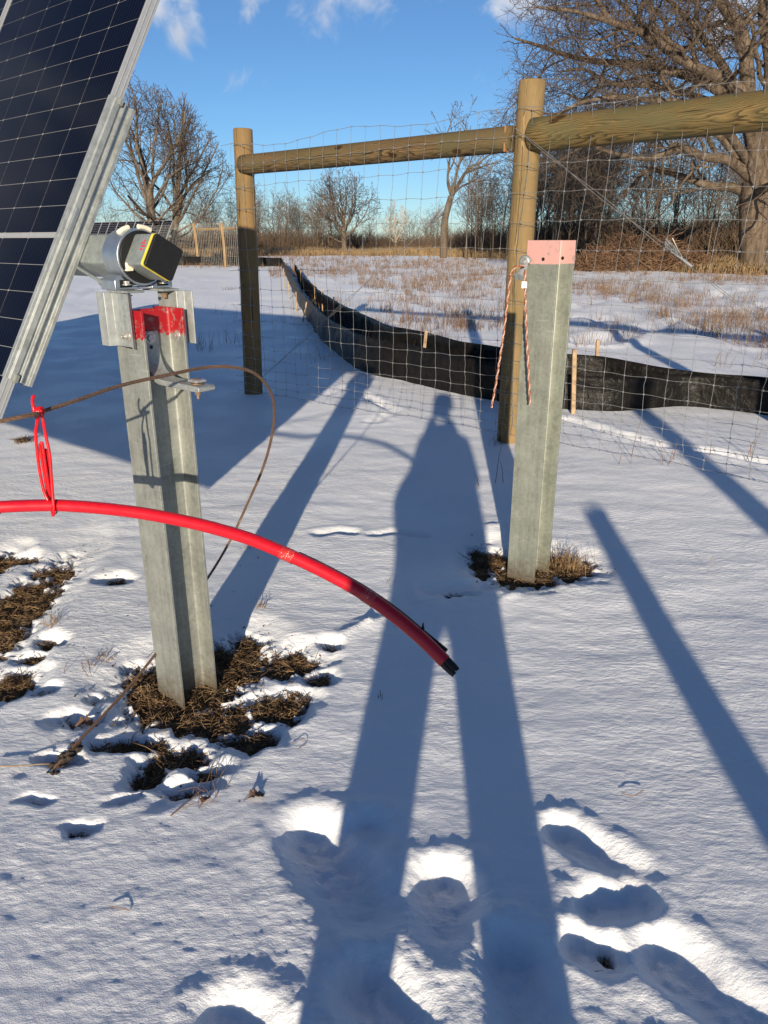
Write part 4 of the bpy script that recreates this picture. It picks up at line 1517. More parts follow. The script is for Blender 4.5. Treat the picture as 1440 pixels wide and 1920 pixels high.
def wire_fence():
    rg = random.Random(9)
    t = empty("deer_fence", tuple((FA + FB) / 2), "tall woven-wire fence on round wooden posts with a log top rail", "fence")
    up = Vector((0, 0, 1))
    pA = wood_log("post", D(472, 747, 8.0) - up * .35, D(457, 243, 8.0), .098, M['post_a'], t, .06, 1)
    pA['label'] = "left round post, lower half in shadow"
    pB = wood_log("post", D(950, 837, 6.0) - up * .35, D(1001, 153, 6.0), .098, M['post_b'], t, .04, 2)
    pB['label'] = "right pale post behind the steel pile"
    wood_log("post", FC - up * .35, FC + up * 2.62, .10, M['post_a'], t, .05, 3)
    wood_log("post", FD - up * .35, FD + up * 2.62, .10, M['post_b'], t, .05, 6)
    zr = 2.285
    r1 = wood_log("rail", FA + up * zr + FDIR * .09 + FN * .01, FB + up * (zr + .01) - FDIR * .09, .088, M['rail_a'], t, -.02, 4)
    r1['label'] = "grey weathered rail between the posts"
    r2 = wood_log("rail", FB + up * (zr + .02) + FDIR * .08 + FN * .03, FC + up * (zr + .05) - FDIR * .09, .112, M['rail_b'], t, .02, 5)
    r2['label'] = "thick greenish rail running off to the right"
    wood_log("rail", FC + up * zr + FDIR * .09, FD + up * zr - FDIR * .09, .10, M['rail_a'], t, .02, 7)
    # split wedge of fresh wood where the grey rail meets the post
    w = FB + up * (zr + .005) - FDIR * .115 + FN * .06
    mb = MB(); mb.box(w, FDIR * .007, FN * .03, up * .085)
    mb.build("wedge", M['cut_wood'], t, bevel=.004)
    # woven wire on the camera side of the posts
    mesh = empty("wire_mesh", (0, 0, 0)); mesh.parent = t
    zs = [.10]
    for g in (.076, .076, .089, .102, .114, .127, .14, .152, .165, .178, .19, .19, .19, .19, .19, .19): zs.append(zs[-1] + g)
    Ltot = (FC - FA).length
    s0, s1 = -.10, Ltot + 2.0
    wr = 0.00145

    def pt(s, z, k):
        amp = 0.006
        top_sag = 0.0
        if z > 2.4:
            top_sag = -0.05 * math.sin(s * 2.1) ** 2
        base = FA + FDIR * s
        yb = 0.012 * math.sin(s * 1.3 + z * 2.0) + 0.006 * math.sin(s * 5 + k)
        dx = 0.016 * math.sin(z * 2.3 + s * 0.7) * (1 + (z > 1.2)) - 0.03 * max(0, z - 1.9) * math.sin(s * 1.9)
        return base + FDIR * dx + FN * (.106 + yb) + up * (z + top_sag + 0.006 * math.sin(s * 3.1 + k * 1.7) + (0.004 * math.sin(s * 20.6) if z < 2.5 else 0) + .03 * math.sin(s / Ltot * 3.1))
    for k, z in enumerate(zs):
        P_ = []
        s = s0
        while s < s1:
            P_.append(pt(s, z, k)); s += 0.152 / 3
        mb = MB(); mb.tube(P_, wr * (1.25 if k in (0, len(zs) - 1) else 1), 4, False)
        mb.build("line_wire", M['wire'], mesh, smooth=60)
    n = int((s1 - s0) / .152)
    for i in range(n):
        s = s0 + .15 + i * .152
        P_ = []
        for k, z in enumerate(zs):
            P_.append(pt(s + rg.gauss(0, .004), z, k))
            if k < len(zs) - 1:
                zm = (z + zs[k + 1]) / 2
                P_.append(pt(s + rg.gauss(0, .003), zm, k))
        mb = MB(); mb.tube(P_, wr, 4, False)
        mb.build("stay_wire", M['wire'], mesh, smooth=60)
    # knots where the wires cross
    mb = MB()
    for i in range(n):
        s = s0 + .15 + i * .152
        for k, z in enumerate(zs):
            c_ = pt(s, z, k)
            mb.box(c_, FDIR * .0042, FN * .003, up * .0055)
    mb.build("wire_knots", M['wire'], mesh, kind='stuff')
    # wraps of wire round the posts
    mb = MB()
    for c0, zz, rr in ((FA, zs[2::1], .104), (FB, zs[2::1], .104)):
        for z in zz:
            cc = c0
            lean = (D(457, 243, 8.0) - D(472, 747, 8.0)) if c0 is FA else (D(1001, 153, 6.0) - D(950, 837, 6.0))
            foot = D(472, 747, 8.0) if c0 is FA else D(950, 837, 6.0)
            f = max(0, (z - foot.z) / max(lean.z, .1))
            cc = foot + lean * f
            arc = []
            for a in range(0, 13):
                th = math.pi * (a / 12) + math.pi * 0
                arc.append(cc + FDIR * (math.cos(th) * rr) + FN * (math.sin(th) * rr) + up * (0.004 * math.sin(a * 2.0 + z * 9)))
            mb.tube(arc, wr, 4, False)
    mb.build("wire_wrap", M['wire'], t, smooth=60)
    # diagonal brace wires, each a twisted pair
    def brace(a, b, turns, coil_at, seed, tail=1):
        bt = empty("brace_wire", (0, 0, 0)); bt.parent = t
        rg2 = random.Random(seed)
        a, b = Vector(a), Vector(b)
        d = (b - a); L = d.length; d.normalize()
        x = d.cross(up).normalized(); y = d.cross(x)
        for ph in (0, math.pi):
            P_ = []
            m = 60
            for i in range(m + 1):
                f = i / m
                wdt = .004 + .030 * (1 - min(1, abs(f - coil_at) * 5 + .1)) * 0 + .006 * math.sin(math.pi * f)
                th = ph + turns * f * 2 * math.pi
                P_.append(a.lerp(b, f) + x * math.cos(th) * wdt + y * math.sin(th) * wdt - up * .01 * math.sin(math.pi * f))
            mb = MB(); mb.tube(P_, .0019, 5); mb.build("strand", M['brace'], bt, smooth=60)
        c0 = a.lerp(b, coil_at)
        mb = MB()
        # gripping sleeve with a frayed tail of cut wire
        mb.tube([c0 - d * .05, c0 + d * .05], .011, 8)
        for k in range(22):
            e = c0 - d * rg2.uniform(.0, .03)
            f1 = e + d * tail * rg2.uniform(.04, .08) + x * rg2.gauss(0, .018) + y * rg2.gauss(0, .012)
            f2 = f1 + d * tail * rg2.uniform(.03, .11) + x * rg2.gauss(0, .022) + up * rg2.uniform(-.005, .05)
            mb.tube([e, f1, f2], .0026, 4)
        mb.build("gripper", M['wire'], bt, smooth=50)
    brace(D(487, 722, 8.0) + FN * .11, FB + up * (zr - .06) + FN * .11 - FDIR * .03, 3, .762, 1)
    brace(FC + up * .35 + FN * .115, FB + up * (zr + .04) + FN * .115 + FDIR * 0.0, 7, .0, 2) if False else None
    # the second brace runs from the right post top towards the foot of the next post
    brace(FB + up * (zr + .06) + FN * .14, D(1440, 612, 4.83), 2, .70, 2, -1)
    return t


wire_fence()

# ------------------------------------------------------------------ near steel piles
def pile(name, corner_l, corner_r, top, mat_, label, zbot=-.35, W=.152):
    """wide-flange steel pile; flange A faces the light, its near edge at corner_r"""
    a = (Vector(corner_l) + Vector(corner_r)) / 2
    u = U; v = V
    Dp, tf, tw = W, .0085, .0075
    cen = a + v * (Dp / 2); cen.z = 0
    t = empty(name, tuple(cen), label, "pile")
    prof = []
    h, w = Dp / 2, W / 2
    r = .010
    # outline in (u, v), with rolled fillets
    pts = [(-w, -h), (w, -h), (w, -h + tf)]
    for k in range(5):
        th = math.pi / 2 * k / 4
        pts.append((tw / 2 + r - r * math.sin(th), -h + tf + r - r * math.cos(th)))
    for k in range(5):
        th = math.pi / 2 * k / 4
        pts.append((tw / 2 + r - r * math.cos(th), h - tf - r + r * math.sin(th)))
    pts += [(w, h - tf), (w, h), (-w, h), (-w, h - tf)]
    for k in range(5):
        th = math.pi / 2 * k / 4
        pts.append((-tw / 2 - r + r * math.sin(th), h - tf - r + r * math.cos(th)))
    for k in range(5):
        th = math.pi / 2 * k / 4
        pts.append((-tw / 2 - r + r * math.cos(th), -h + tf + r - r * math.sin(th)))
    pts.append((-w, -h + tf))
    mb = MB()
    mb.prism([cen + u * p[0] + v * p[1] + Vector((0, 0, zbot)) for p in pts], (0, 0, top - zbot))
    mb.build("beam", mat_, t, smooth=32, bevel=.0008)
    return t, cen


PL_, CL = pile("steel_pile", (-.837, 2.379, 0), (-.72, 2.277, 0), 1.402, M['pile_red'], "near left galvanised steel pile with red-painted top under the solar panel")
PR_, CR = pile("steel_pile", (.617, 3.416, 0), (.738, 3.335, 0), 1.600, M['pile_pink'], "free-standing galvanised steel pile with pink-painted top in front of the fence")
UP = Vector((0, 0, 1))


def bolt(parent, c, axis, r=.012, h=.010, mat_=None, nut=False):
    axis = Vector(axis).normalized()
    x = axis.cross(UP if abs(axis.z) < .9 else Vector((1, 0, 0))).normalized(); y = axis.cross(x)
    mb = MB()
    wsh = [c + (x * math.cos(k * math.pi / 8) + y * math.sin(k * math.pi / 8)) * r * 1.45 for k in range(16)]
    mb.prism(wsh, axis * .003)
    hx = [c + axis * .003 + (x * math.cos(k * math.pi / 3) + y * math.sin(k * math.pi / 3)) * r for k in range(6)]
    mb.prism(hx, axis * h)
    if nut:
        mb.tube([c + axis * h, c + axis * (h + .016)], r * .5, 8)
    return mb.build("bolt", mat_ or M['zinc'], parent, smooth=30, bevel=.0008)


def left_pile_fittings():
    for sgn, nm in ((-1, 'a'), (1, 'b')):
        face = CL + V * sgn * (.076 + .0015)
        o = V * sgn
        # folded bracket plate outside the flange, foot on top for the bearing
        prof = [(-.115, .030), (-.108, .030), (-.060, .001), (.052, .001), (.060, .022), (.066, .022), (.058, -.006 + .001), (-.064, -.005 + .001)]
        prof = [(-.100, .026), (-.095, .0235), (-.062, .0235), (-.054, .0), (.046, .0), (.054, .020), (.062, .020), (.052, .006), (-.048, .006), (-.055, .0295), (-.098, .0295)]
        mb = MB()
        z0, z1 = 1.292, 1.452
        mb.prism([face + U * ((a - .01) if sgn < 0 else -(a + .012)) + o * b + UP * z0 for a, b in prof], UP * (z1 - z0))
        p = mb.build("mounting_bracket", M['galv_bright'], PL_, smooth=30, bevel=.001)
        bolt(p, face + U * .005 + o * .0062 + UP * 1.325, o, .011, .009, nut=True)
        # top lip
        mb = MB()
        mb.box(CL + V * sgn * .062 + UP * 1.4555 + U * -.015, U * .055, V * .030, UP * .0035)
        mb.build("bracket_foot", M['galv_bright'], p, bevel=.001)
    # bolts with the heads inside the far flange
    bolt(PL_, CL + V * (.076 - .009) + U * .045 + UP * 1.318, -V, .011, .012)
    # strap bolted to the web, bent out to carry the wire rope
    w = .030
    prof = [(.0045, 1.335), (.0125, 1.335), (.0125, 1.292), (.016, 1.262), (.025, 1.236), (.040, 1.216), (.062, 1.203), (.092, 1.197), (.275, 1.196), (.281, 1.192), (.281, 1.182), (.275, 1.179), (.080, 1.180), (.052, 1.187), (.030, 1.201), (.014, 1.224), (.007, 1.252), (.0045, 1.285)]
    mb = MB()
    mb.prism([CL + U * a + UP * z - V * (w + .012) for a, z in prof], V * 2 * w)
    arm = mb.build("rope_bracket", M['galv_bright'], PL_, smooth=30, bevel=.0015)
    bolt(arm, CL + U * .0127 - V * .012 + UP * 1.314, U, .013, .007)
    mb = MB(); c = CL + U * .0127 - V * .012 + UP * 1.286
    mb.tube([c, c + U * .0012], .006, 12); mb.build("hole_shade_disc", M['black_plastic'], arm)  # black disc painted for the shade inside the strap's hole
    tip = CL + U * .235 - V * .012 + UP * 1.197
    bolt(arm, tip, UP, .014, .012, M['rusty_bolt'])
    bolt(arm, tip - UP * .019, -UP, .010, .010, M['rusty_bolt'], nut=True)
    mb = MB(); mb.box(tip + UP * .010, U * .022, V * .018, UP * .004); mb.build("clamp_plate", M['zinc'], arm, bevel=.002)
    return tip


TIP = left_pile_fittings()
O = Vector((CL.x, CL.y, 1.552))


def frame_pt(t, a, b): return O + U * t + E * a + Nn * b


def rounded_square(h, r, n=4):
    out = []
    for cx, cy, a0 in ((h - r, h - r, 0), (-h + r, h - r, 90), (-h + r, -h + r, 180), (h - r, -h + r, 270)):
        for k in range(n + 1):
            th = R(a0 + 90 * k / n)
            out.append((cx + r * math.cos(th), cy + r * math.sin(th)))
    return out


def tracker_tube():
    t = empty("torque_tube", tuple(O), "square galvanised torque tube ending in a black cap over the left pile", "torque tube")
    sq = rounded_square(.050, .008)
    mb = MB(); mb.prism([frame_pt(-9.5, a, b) for a, b in sq], U * (9.5 + .098))
    mb.build("tube", M['tube_steel'], t, smooth=40)
    sq2 = rounded_square(.0515, .009)
    mb = MB(); mb.prism([frame_pt(.090, a, b) for a, b in sq2], U * .010)
    mb.build("yellow_rim", M['yellow'], t, smooth=40)
    sq3 = rounded_square(.0505, .009)
    mb = MB(); mb.prism([frame_pt(.1002, a, b) for a, b in sq3], U * .012)
    mb.build("end_cap", M['black_plastic'], t, smooth=40, bevel=.002)
    # red crayon dashes on the sunny face
    mb = MB()
    for i, (a, l) in enumerate(((.018, .016), (.008, .020), (-.002, .014), (.026, .008))):
        mb.box(frame_pt(.064 + .004 * (i % 2), a, .0506), U * l / 2, E * .0022, Nn * .0005)
    mb.build("red_mark", M['red_mark'], t)
    return t


TUBE = tracker_tube()


def bearing():
    c = O
    t = empty("bearing_housing", tuple(O), "round aluminium bearing holding the torque tube on the left pile", "bearing")
    def disc(r, n=40, a0=0, a1=360):
        return [(r * math.cos(R(a0 + (a1 - a0) * k / n)), r * math.sin(R(a0 + (a1 - a0) * k / n))) for k in range(n + 1)]
    ro, ri = .083, .075
    x0, x1 = -.088, -.004
    def ring(mb, ro, ri, x0, x1, n=48):
        vs, fs = [], []
        for k in range(n):
            th = 2 * math.pi * k / n
            dv = V * math.cos(th) + UP * math.sin(th)
            vs += [c + U * x0 + dv * ri, c + U * x0 + dv * ro, c + U * x1 + dv * ro, c + U * x1 + dv * ri]
        for k in range(n):
            a, b = k * 4, ((k + 1) % n) * 4
            for i in range(4):
                j = (i + 1) % 4
                fs.append((a + i, b + i, b + j, a + j))
        mb.add(vs, fs)
    mb = MB(); ring(mb, ro, ri, x0, x1)
    mb.build("ring", M['cast_alu'], t, smooth=40, bevel=.0015)
    # black bushing with a square hole
    mb = MB()
    n = 48
    sq = []
    hs = .052
    vs, fs = [], []
    for k in range(n):
        th = 2 * math.pi * k / n
        # square radius in the tube's own frame
        dv = V * math.cos(th) + UP * math.sin(th)
        ce, cn = dv.dot(E), dv.dot(Nn)
        m_ = hs / max(abs(ce), abs(cn))
        m_ = min(m_, .0665)
        for x in (x0 + .004, x1 + .010):
            vs += [c + U * x + dv * m_, c + U * x + dv * .0747]
    for k in range(n):
        a, b = k * 4, ((k + 1) % n) * 4
        fs += [(a, a + 1, b + 1, b), (a + 2, b + 2, b + 3, a + 3), (a, b, b + 2, a + 2), (a + 1, a + 3, b + 3, b + 1)]
    mb.add(vs, fs)
    mb.build("bushing", M['black_plastic'], t, smooth=40)
    # feet with webs, one each side
    zb = 1.4595 - O.z
    for s in (-1, 1):
        mb = MB()
        outer = [(s * .100, zb), (s * .100, zb + .028), (s * .083, zb + .040), (s * .078, -.050), (s * .062, -.066), (s * .040, -.0803), (s * .026, zb + .008), (s * .026, zb)]
        if s > 0: outer = outer[::-1]
        mb.prism([c + U * (x0 + .002) + V * a + UP * z for a, z in outer], U * (x1 - x0 - .004))
        f = mb.build("foot", M['cast_alu'], t, smooth=30, bevel=.002)
        # dark plate for the shade in the bolt recess, seen from the tube's end
        pc = c + V * s * .064 + UP * (zb + .018) + U * (x1 - .0015)
        mb = MB(); mb.box(pc, U * .001, V * .020, UP * .011); mb.build("recess_shade_plate", M['black_plastic'], f)
        bolt(f, pc + U * .006 - UP * .004, UP, .010, .009)
        bolt(f, pc + U * .004 - UP * .033, -UP, .009, .012, M['rusty_bolt'])
    mb = MB(); mb.box(c + UP * (zb + .003) + U * (x0 + x1) / 2, U * .028, V * .027, UP * .003); mb.build("base_bar", M['cast_alu'], t, bevel=.001)
    # cream lugs of the bushing
    mb = MB()
    for th0, th1 in ((62, 92), (100, 128)):
        mb = MB()
        pts = []
        for k in range(7):
            th = R(th0 + (th1 - th0) * k / 6)
            pts.append(c + (V * math.cos(th) + UP * math.sin(th)) * (.086) + U * (-.035 + .03 * (th0 < 90)))
        mb.tube(pts, .0075, 8)
        mb.build("liner_lug", M['cream_plastic'], t, smooth=40, bevel=.001)
    mb = MB()
    th = R(205)
    mb.box(c + (V * math.cos(th) + UP * math.sin(th)) * .062 + U * (x1 + .012), U * .008, V * .010, UP * .012)
    mb.build("liner_lug", M['cream_plastic'], t, smooth=40, bevel=.001)


bearing()

# ------------------------------------------------------------------ near solar panels
T_EDGE = -.27
B_FRONT, B_BACK = .130, .095


def near_panels():
    group = "solar panels of the near row"
    cellw, cellh = .1820, .0910
    cell_mesh = None
    frame_mesh = None
    for i in range(7):
        tr = T_EDGE - i * (PW + .022)
        tc_ = tr - PW / 2
        cpos = frame_pt(tc_, 0, B_FRONT)
        lab = ["large dark solar panel filling the upper left corner, edge rail on its right side",
               "dark solar panel left of the large one, only its framed edge in view",
               ][i] if i < 2 else "dark solar panel further along the near row"
        t = empty("solar_panel", tuple(cpos), lab, "solar panel", group)
        mbf = MB()
        if i == 0:
            # frame: four profiles with a narrow lip
            for s in (-1, 1):
                mbf.box(frame_pt(tc_ + s * (PW / 2 - .0015), 0, (B_FRONT + B_BACK) / 2), U * .0015, E * PL / 2, Nn * (B_FRONT - B_BACK) / 2)
                mbf.box(frame_pt(tc_ + s * (PW / 2 - .0085), 0, B_FRONT - .001), U * .0055, E * (PL / 2), Nn * .001)
                mbf.box(frame_pt(tc_ + s * (PW / 2 - .018), 0, B_BACK + .001), U * .015, E * (PL / 2), Nn * .001)
                mbf.box(frame_pt(tc_ + s * (PW / 2 + .0006), 0, B_BACK + .010), U * .0006, E * (PL / 2), Nn * .0012)
                mbf.box(frame_pt(tc_ + s * (PW / 2 + .0006), 0, B_BACK + .026), U * .0006, E * (PL / 2), Nn * .0012)
                mbf.box(frame_pt(tc_, s * (PL / 2 - .0015), (B_FRONT + B_BACK) / 2), U * (PW / 2 - .003), E * .0015, Nn * ((B_FRONT - B_BACK) / 2 - .0004))
                mbf.box(frame_pt(tc_, s * (PL / 2 - .0085), B_FRONT - .0014), U * (PW / 2 - .014), E * .0055, Nn * .001)
            fr = mbf.build("frame", M['frame_alu'], t)
            mb = MB(); mb.box(frame_pt(tc_, 0, B_FRONT - .006), U * (PW / 2 - .004), E * (PL / 2 - .004), Nn * .003)
            lam = mb.build("laminate", M['backsheet'], t)
            base = (fr, lam)
        else:
            for o in base: copy_obj(o, t)
        if i >= 2:
            if i == 2:
                mb = MB()
                for r_ in range(24):
                    half = -1 if r_ < 12 else 1
                    a = half * (.009 + (.5 + (r_ - 12 if half > 0 else 11 - r_)) * (cellh + .0016))
                    for q in range(6):
                        mb.box(frame_pt(tc_ + (q - 2.5) * (cellw + .0022), a, B_FRONT - .0026), U * cellw / 2, E * cellh / 2, Nn * .0002)
                grid = mb.build('cell_grid', M['cell'], t, kind='stuff')
            else:
                copy_obj(grid, t)
        else:
            # half-cut cells, each a thin dark tile with clipped corners
            for r_ in range(24):
                half = -1 if r_ < 12 else 1
                a = half * (.009 + (.5 + (r_ - 12 if half > 0 else 11 - r_)) * (cellh + .0016))
                for q in range(6):
                    tt = tc_ + (q - 2.5) * (cellw + .0022)
                    ctr = frame_pt(tt, a, B_FRONT - .0026) - cpos
                    if i > 1 and (r_ * 6 + q) >= 0 and False: continue
                    if cell_mesh is None:
                        hw, hh, ch = cellw / 2, cellh / 2, .0035
                        pr = [(-hw + ch, -hh), (hw - ch, -hh), (hw, -hh + ch), (hw, hh - ch), (hw - ch, hh), (-hw + ch, hh), (-hw, hh - ch), (-hw, -hh + ch)]
                        mb = MB(); mb.prism([Vector((x, y, -.0002)) for x, y in pr], (0, 0, .0004))
                        tmp = mb.build("cell", M['cell'])
                        cell_mesh = tmp.data
                        rot = Matrix((U, E, Nn)).transposed().to_4x4()
                        o = tmp
                    else:
                        o = bpy.data.objects.new("cell", cell_mesh)
                        COL.objects.link(o)
                    o.parent = t
                    Mx = rot.copy(); Mx.translation = ctr
                    o.matrix_local = Mx
            # bright centre bar
            if i == 0:
                mb = MB(); mb.box(frame_pt(tc_, 0, B_FRONT - .0022), U * (PW / 2 - .018), E * .0042, Nn * .0004)
                bar = mb.build("centre_bar", M['frame_alu'], t)
            else:
                copy_obj(bar, t)


near_panels()


def edge_rail():
    t = empty("module_rail", tuple(frame_pt(T_EDGE, 0, .09)), "folded galvanised clamp rail along the right edge of the large solar panel", "rail")
    # profile in (t, b): lip over the glass edge, wall with two grooves, return at the back
    x = T_EDGE + .0035
    prof = [(x - .016, .1325), (x - .016, .1350), (x + .004, .1350), (x + .0045, .124), (x + .0105, .121), (x + .0105, .104), (x + .0045, .101), (x + .0045, .094), (x + .016, .091),
            (x + .016, .086), (x + .0055, .082), (x + .0055, .068), (x + .018, .064), (x + .018, .0525), (x - .052, .0525), (x - .052, .056), (x + .0145, .056),
            (x + .0145, .0615), (x + .0020, .066), (x + .0020, .084), (x + .0120, .0875), (x + .0010, .0915), (x + .0010, .1325)]
    mb = MB()
    mb.prism([frame_pt(a, -.475, b) for a, b in prof], E * .95)
    mb.build("profile", M['galv_bright'], t, smooth=20, bevel=.0006)
    # saddle strap that ties the rail to the tube
    mb = MB()
    mb.box(frame_pt(x - .012, 0, .0512), U * .018, E * .075, Nn * .0012)
    mb.build("saddle", M['galv'], t)
    mb = MB(); mb.box(frame_pt(x + .0115, .045, .1125), U * .0012, E * .055, Nn * .0035); mb.build("slot_plate", M['alu'], t, bevel=.0008)
    mb = MB(); mb.box(frame_pt(x + .009, .468, .105), U * .012, E * .012, Nn * .006); mb.build("end_clip", M['galv'], t, bevel=.001)
    mb = MB(); mb.box(frame_pt(x + .009, -.468, .105), U * .012, E * .012, Nn * .006); mb.build("end_clip", M['galv'], t, bevel=.001)
    # strut from the rail down under the tube, with a small sleeve at its end
    mb = MB(); mb.tube([D(146, 502, 2.49), D(194, 531, 2.39)], .0055, 8); mb.tube([D(191, 529, 2.395), D(206, 533, 2.36)], .012, 10)
    s = mb.build("strut", M['tube_steel'], t, smooth=40)
    return t


edge_rail()


def back_rails():
    """the other rails of the row hold the rest of its panels"""
    for i in range(1, 7):
        tt = T_EDGE - i * (PW + .022) + .011
        mb = MB(); mb.box(frame_pt(tt, 0, .0735), U * .03, E * .475, Nn * .0205)
        tag(mb.build("module_rail", M['galv_bright']), "galvanised rail under the joint of two panels of the near row", "rail", "rails under the near row")


back_rails()


def second_pile():
    """the row's next pile, to the left of the picture, and the pile behind the photographer"""
    for cx, lab, z in ((CL - U * 5.9, "next steel pile of the near row, left of the picture", 1.47),):
        t, c_ = pile("steel_pile", tuple(cx - V * .076 - U * .07), tuple(cx - V * .076 + U * .07), z, M['galv'], lab)
    for x, y, z, lab in ((.82, -2.2, 1.45, "steel pile of the next row, behind the photographer"),):
        c0 = Vector((x, y, 0))
        pile("steel_pile", tuple(c0 - V * .076 - U * .07), tuple(c0 - V * .076 + U * .07), z, M['galv'], lab, W=.102)
    t = empty('wooden_post', (1.74, -3.2, 0), 'round wooden post standing behind the photographer on the right', 'post')
    wood_log('log', (1.74, -3.2, -.3), (1.74, -3.2, 2.55), .10, M['post_a'], t, .04, 9)


second_pile()

# ------------------------------------------------------------------ rope, hanger, red pipe, wires
def twisted(name, pts, r, strands, pitch, mats, parent, n=5, step=0.006, sub="strand"):
    """laid rope: strands wound round a smooth path"""
    P_ = catmull(pts, 14)
    # resample evenly
    out = [P_[0]]
    for p in P_[1:]:
        while (p - out[-1]).length > step:
            out.append(out[-1] + (p - out[-1]).normalized() * step)
    m = len(out)
    x = None
    frames = []
    for i in range(m):
        t = (out[min(i + 1, m - 1)] - out[max(i - 1, 0)]).normalized()
        if x is None:
            x = t.cross(UP if abs(t.z) < .9 else Vector((1, 0, 0))).normalized()
        x = (x - t * x.dot(t)).normalized()
        frames.append((x.copy(), t.cross(x)))
    for k in range(strands):
        Q = []
        for i, p in enumerate(out):
            th = 2 * math.pi * (k / strands + i * step / pitch)
            a, b = frames[i]
            Q.append(p + (a * math.cos(th) + b * math.sin(th)) * r * .52)
        mb = MB(); mb.tube(Q, r * (.62 if strands == 2 else .46), n)
        mb.build(sub, mats[k % len(mats)], parent, smooth=60)


def wire_rope():
    t = empty("wire_rope", tuple(G(100, 1440, .03)), "brown steel messenger rope looping from the left pile down to the ground", "wire rope")
    tip = TIP + UP * .004
    pts = [(-2.6, 1.05, 1.10), (-1.6, 1.33, 1.11), D(0, 790, 1.60), D(60, 777, 1.70), D(140, 752, 1.80), D(230, 722, 1.95), D(320, 702, 2.08), D(386, 689, tip.y - .03), D(440, 689, 2.26), D(480, 702, 2.33), D(507, 735, 2.42),
           D(514, 775, 2.50), D(508, 825, 2.56), D(492, 880, 2.62), D(466, 940, 2.66), D(436, 1005, 2.67), D(408, 1055, 2.65), D(380, 1098, 2.60), G(335, 1165, .22),
           G(292, 1226, .18), G(240, 1290, .145), G(190, 1345, .115), G(140, 1398, .085), G(105, 1438, .055), G(88, 1462, .03)]
    twisted("wire_rope", pts, .0052, 5, .075, [M['rope']], t, 5, .006)
    # soil clinging to the rope where it enters the ground
    rg = random.Random(3)
    mb = MB()
    a, b = G(88, 1458, .045), G(150, 1392, .085)
    for k in range(46):
        f = rg.random() ** 1.4
        p = a.lerp(b, f * .95) + Vector((rg.gauss(0, .010), rg.gauss(0, .010), rg.gauss(-.004, .006)))
        s = rg.uniform(.005, .013)
        mb.tube([p - Vector((s, 0, 0)), p, p + Vector((s, s * .5, 0))], [s * .3, s, s * .3], 6)
    mb.build("clinging_soil", M['wet_soil'], t)
    return t


wire_rope()


def pipe_path():
    return [(-2.4, 1.30, 1.02), (-1.55, 1.62, 1.035), D(-60, 955, 1.70), D(0, 950.5, 1.705), D(60, 948, 1.705), D(120, 948, 1.70), D(200, 954, 1.685), D(270, 963, 1.665), D(340, 976, 1.64), D(400, 990, 1.615), D(470, 1011, 1.58),
            D(540, 1040, 1.545), D(610, 1073, 1.51), D(680, 1112, 1.47), D(740, 1155, 1.43), D(790, 1197, 1.395), D(834, 1240, 1.365)]


def red_pipe():
    t = empty("red_pipe", tuple(D(540, 1040, 1.545)), "curved red plastic conduit hanging from the rope, its right end open", "conduit")
    P_ = catmull(pipe_path(), 10)
    mb = MB(); mb.tube(P_, .0148, 20)
    mb.build("conduit", M['red'], t, smooth=50)
    # clear tape bands
    def band(px, w, Y_):
        c = min(range(len(P_)), key=lambda i: (P_[i] - px).length)
        a, b = P_[c - 1], P_[min(c + 1, len(P_) - 1)]
        d = (b - a).normalized()
        m = 8
        mb = MB(); mb.tube([P_[c] + d * (f / m - .5) * w - UP * (0.0012 * ((f / m - .5) * 2) ** 2) for f in range(m + 1)], .0156, 20, False)
        mb.build("tape", M['tape'], t, smooth=50)
    band(D(537, 1039, 1.545), .034, 0)
    band(D(690, 1119, 1.465), .030, 0)
    # black cable taped along its upper back side
    ctrl = [(560, 1040, 1.565), (610, 1064, 1.535), (680, 1102, 1.495), (740, 1143, 1.455), (790, 1184, 1.42), (836, 1222, 1.385)]
    C_ = catmull([D(*c_) for c_ in ctrl], 8)
    mb = MB(); mb.tube(C_, .0075, 10); mb.build("cable", M['cable'], t, smooth=50)
    mb = MB(); e = D(793, 1180, 1.415); mb.tube([e, e + UP * .012, e + UP * .016], [.004, .002, .001], 6)
    mb.build("cable_tie", M['cable'], t, smooth=50)
    # bundle of cores sticking out at the end
    end, d = P_[-1], (P_[-1] - P_[-3]).normalized()
    mb = MB()
    x = d.cross(UP).normalized(); y = d.cross(x)
    rg = random.Random(2)
    for k in range(8):
        a = k * 2 * math.pi / 7
        o = (x * math.cos(a) + y * math.sin(a)) * (.0085 if k < 7 else 0)
        l = rg.uniform(.020, .034)
        mb.tube([end - d * .01 + o, end + d * l * .6 + o * .95, end + d * l + o * .85], [.0055, .0055, .0048], 8)
    mb.build("cable_core", M['cable'], t, smooth=50)


red_pipe()


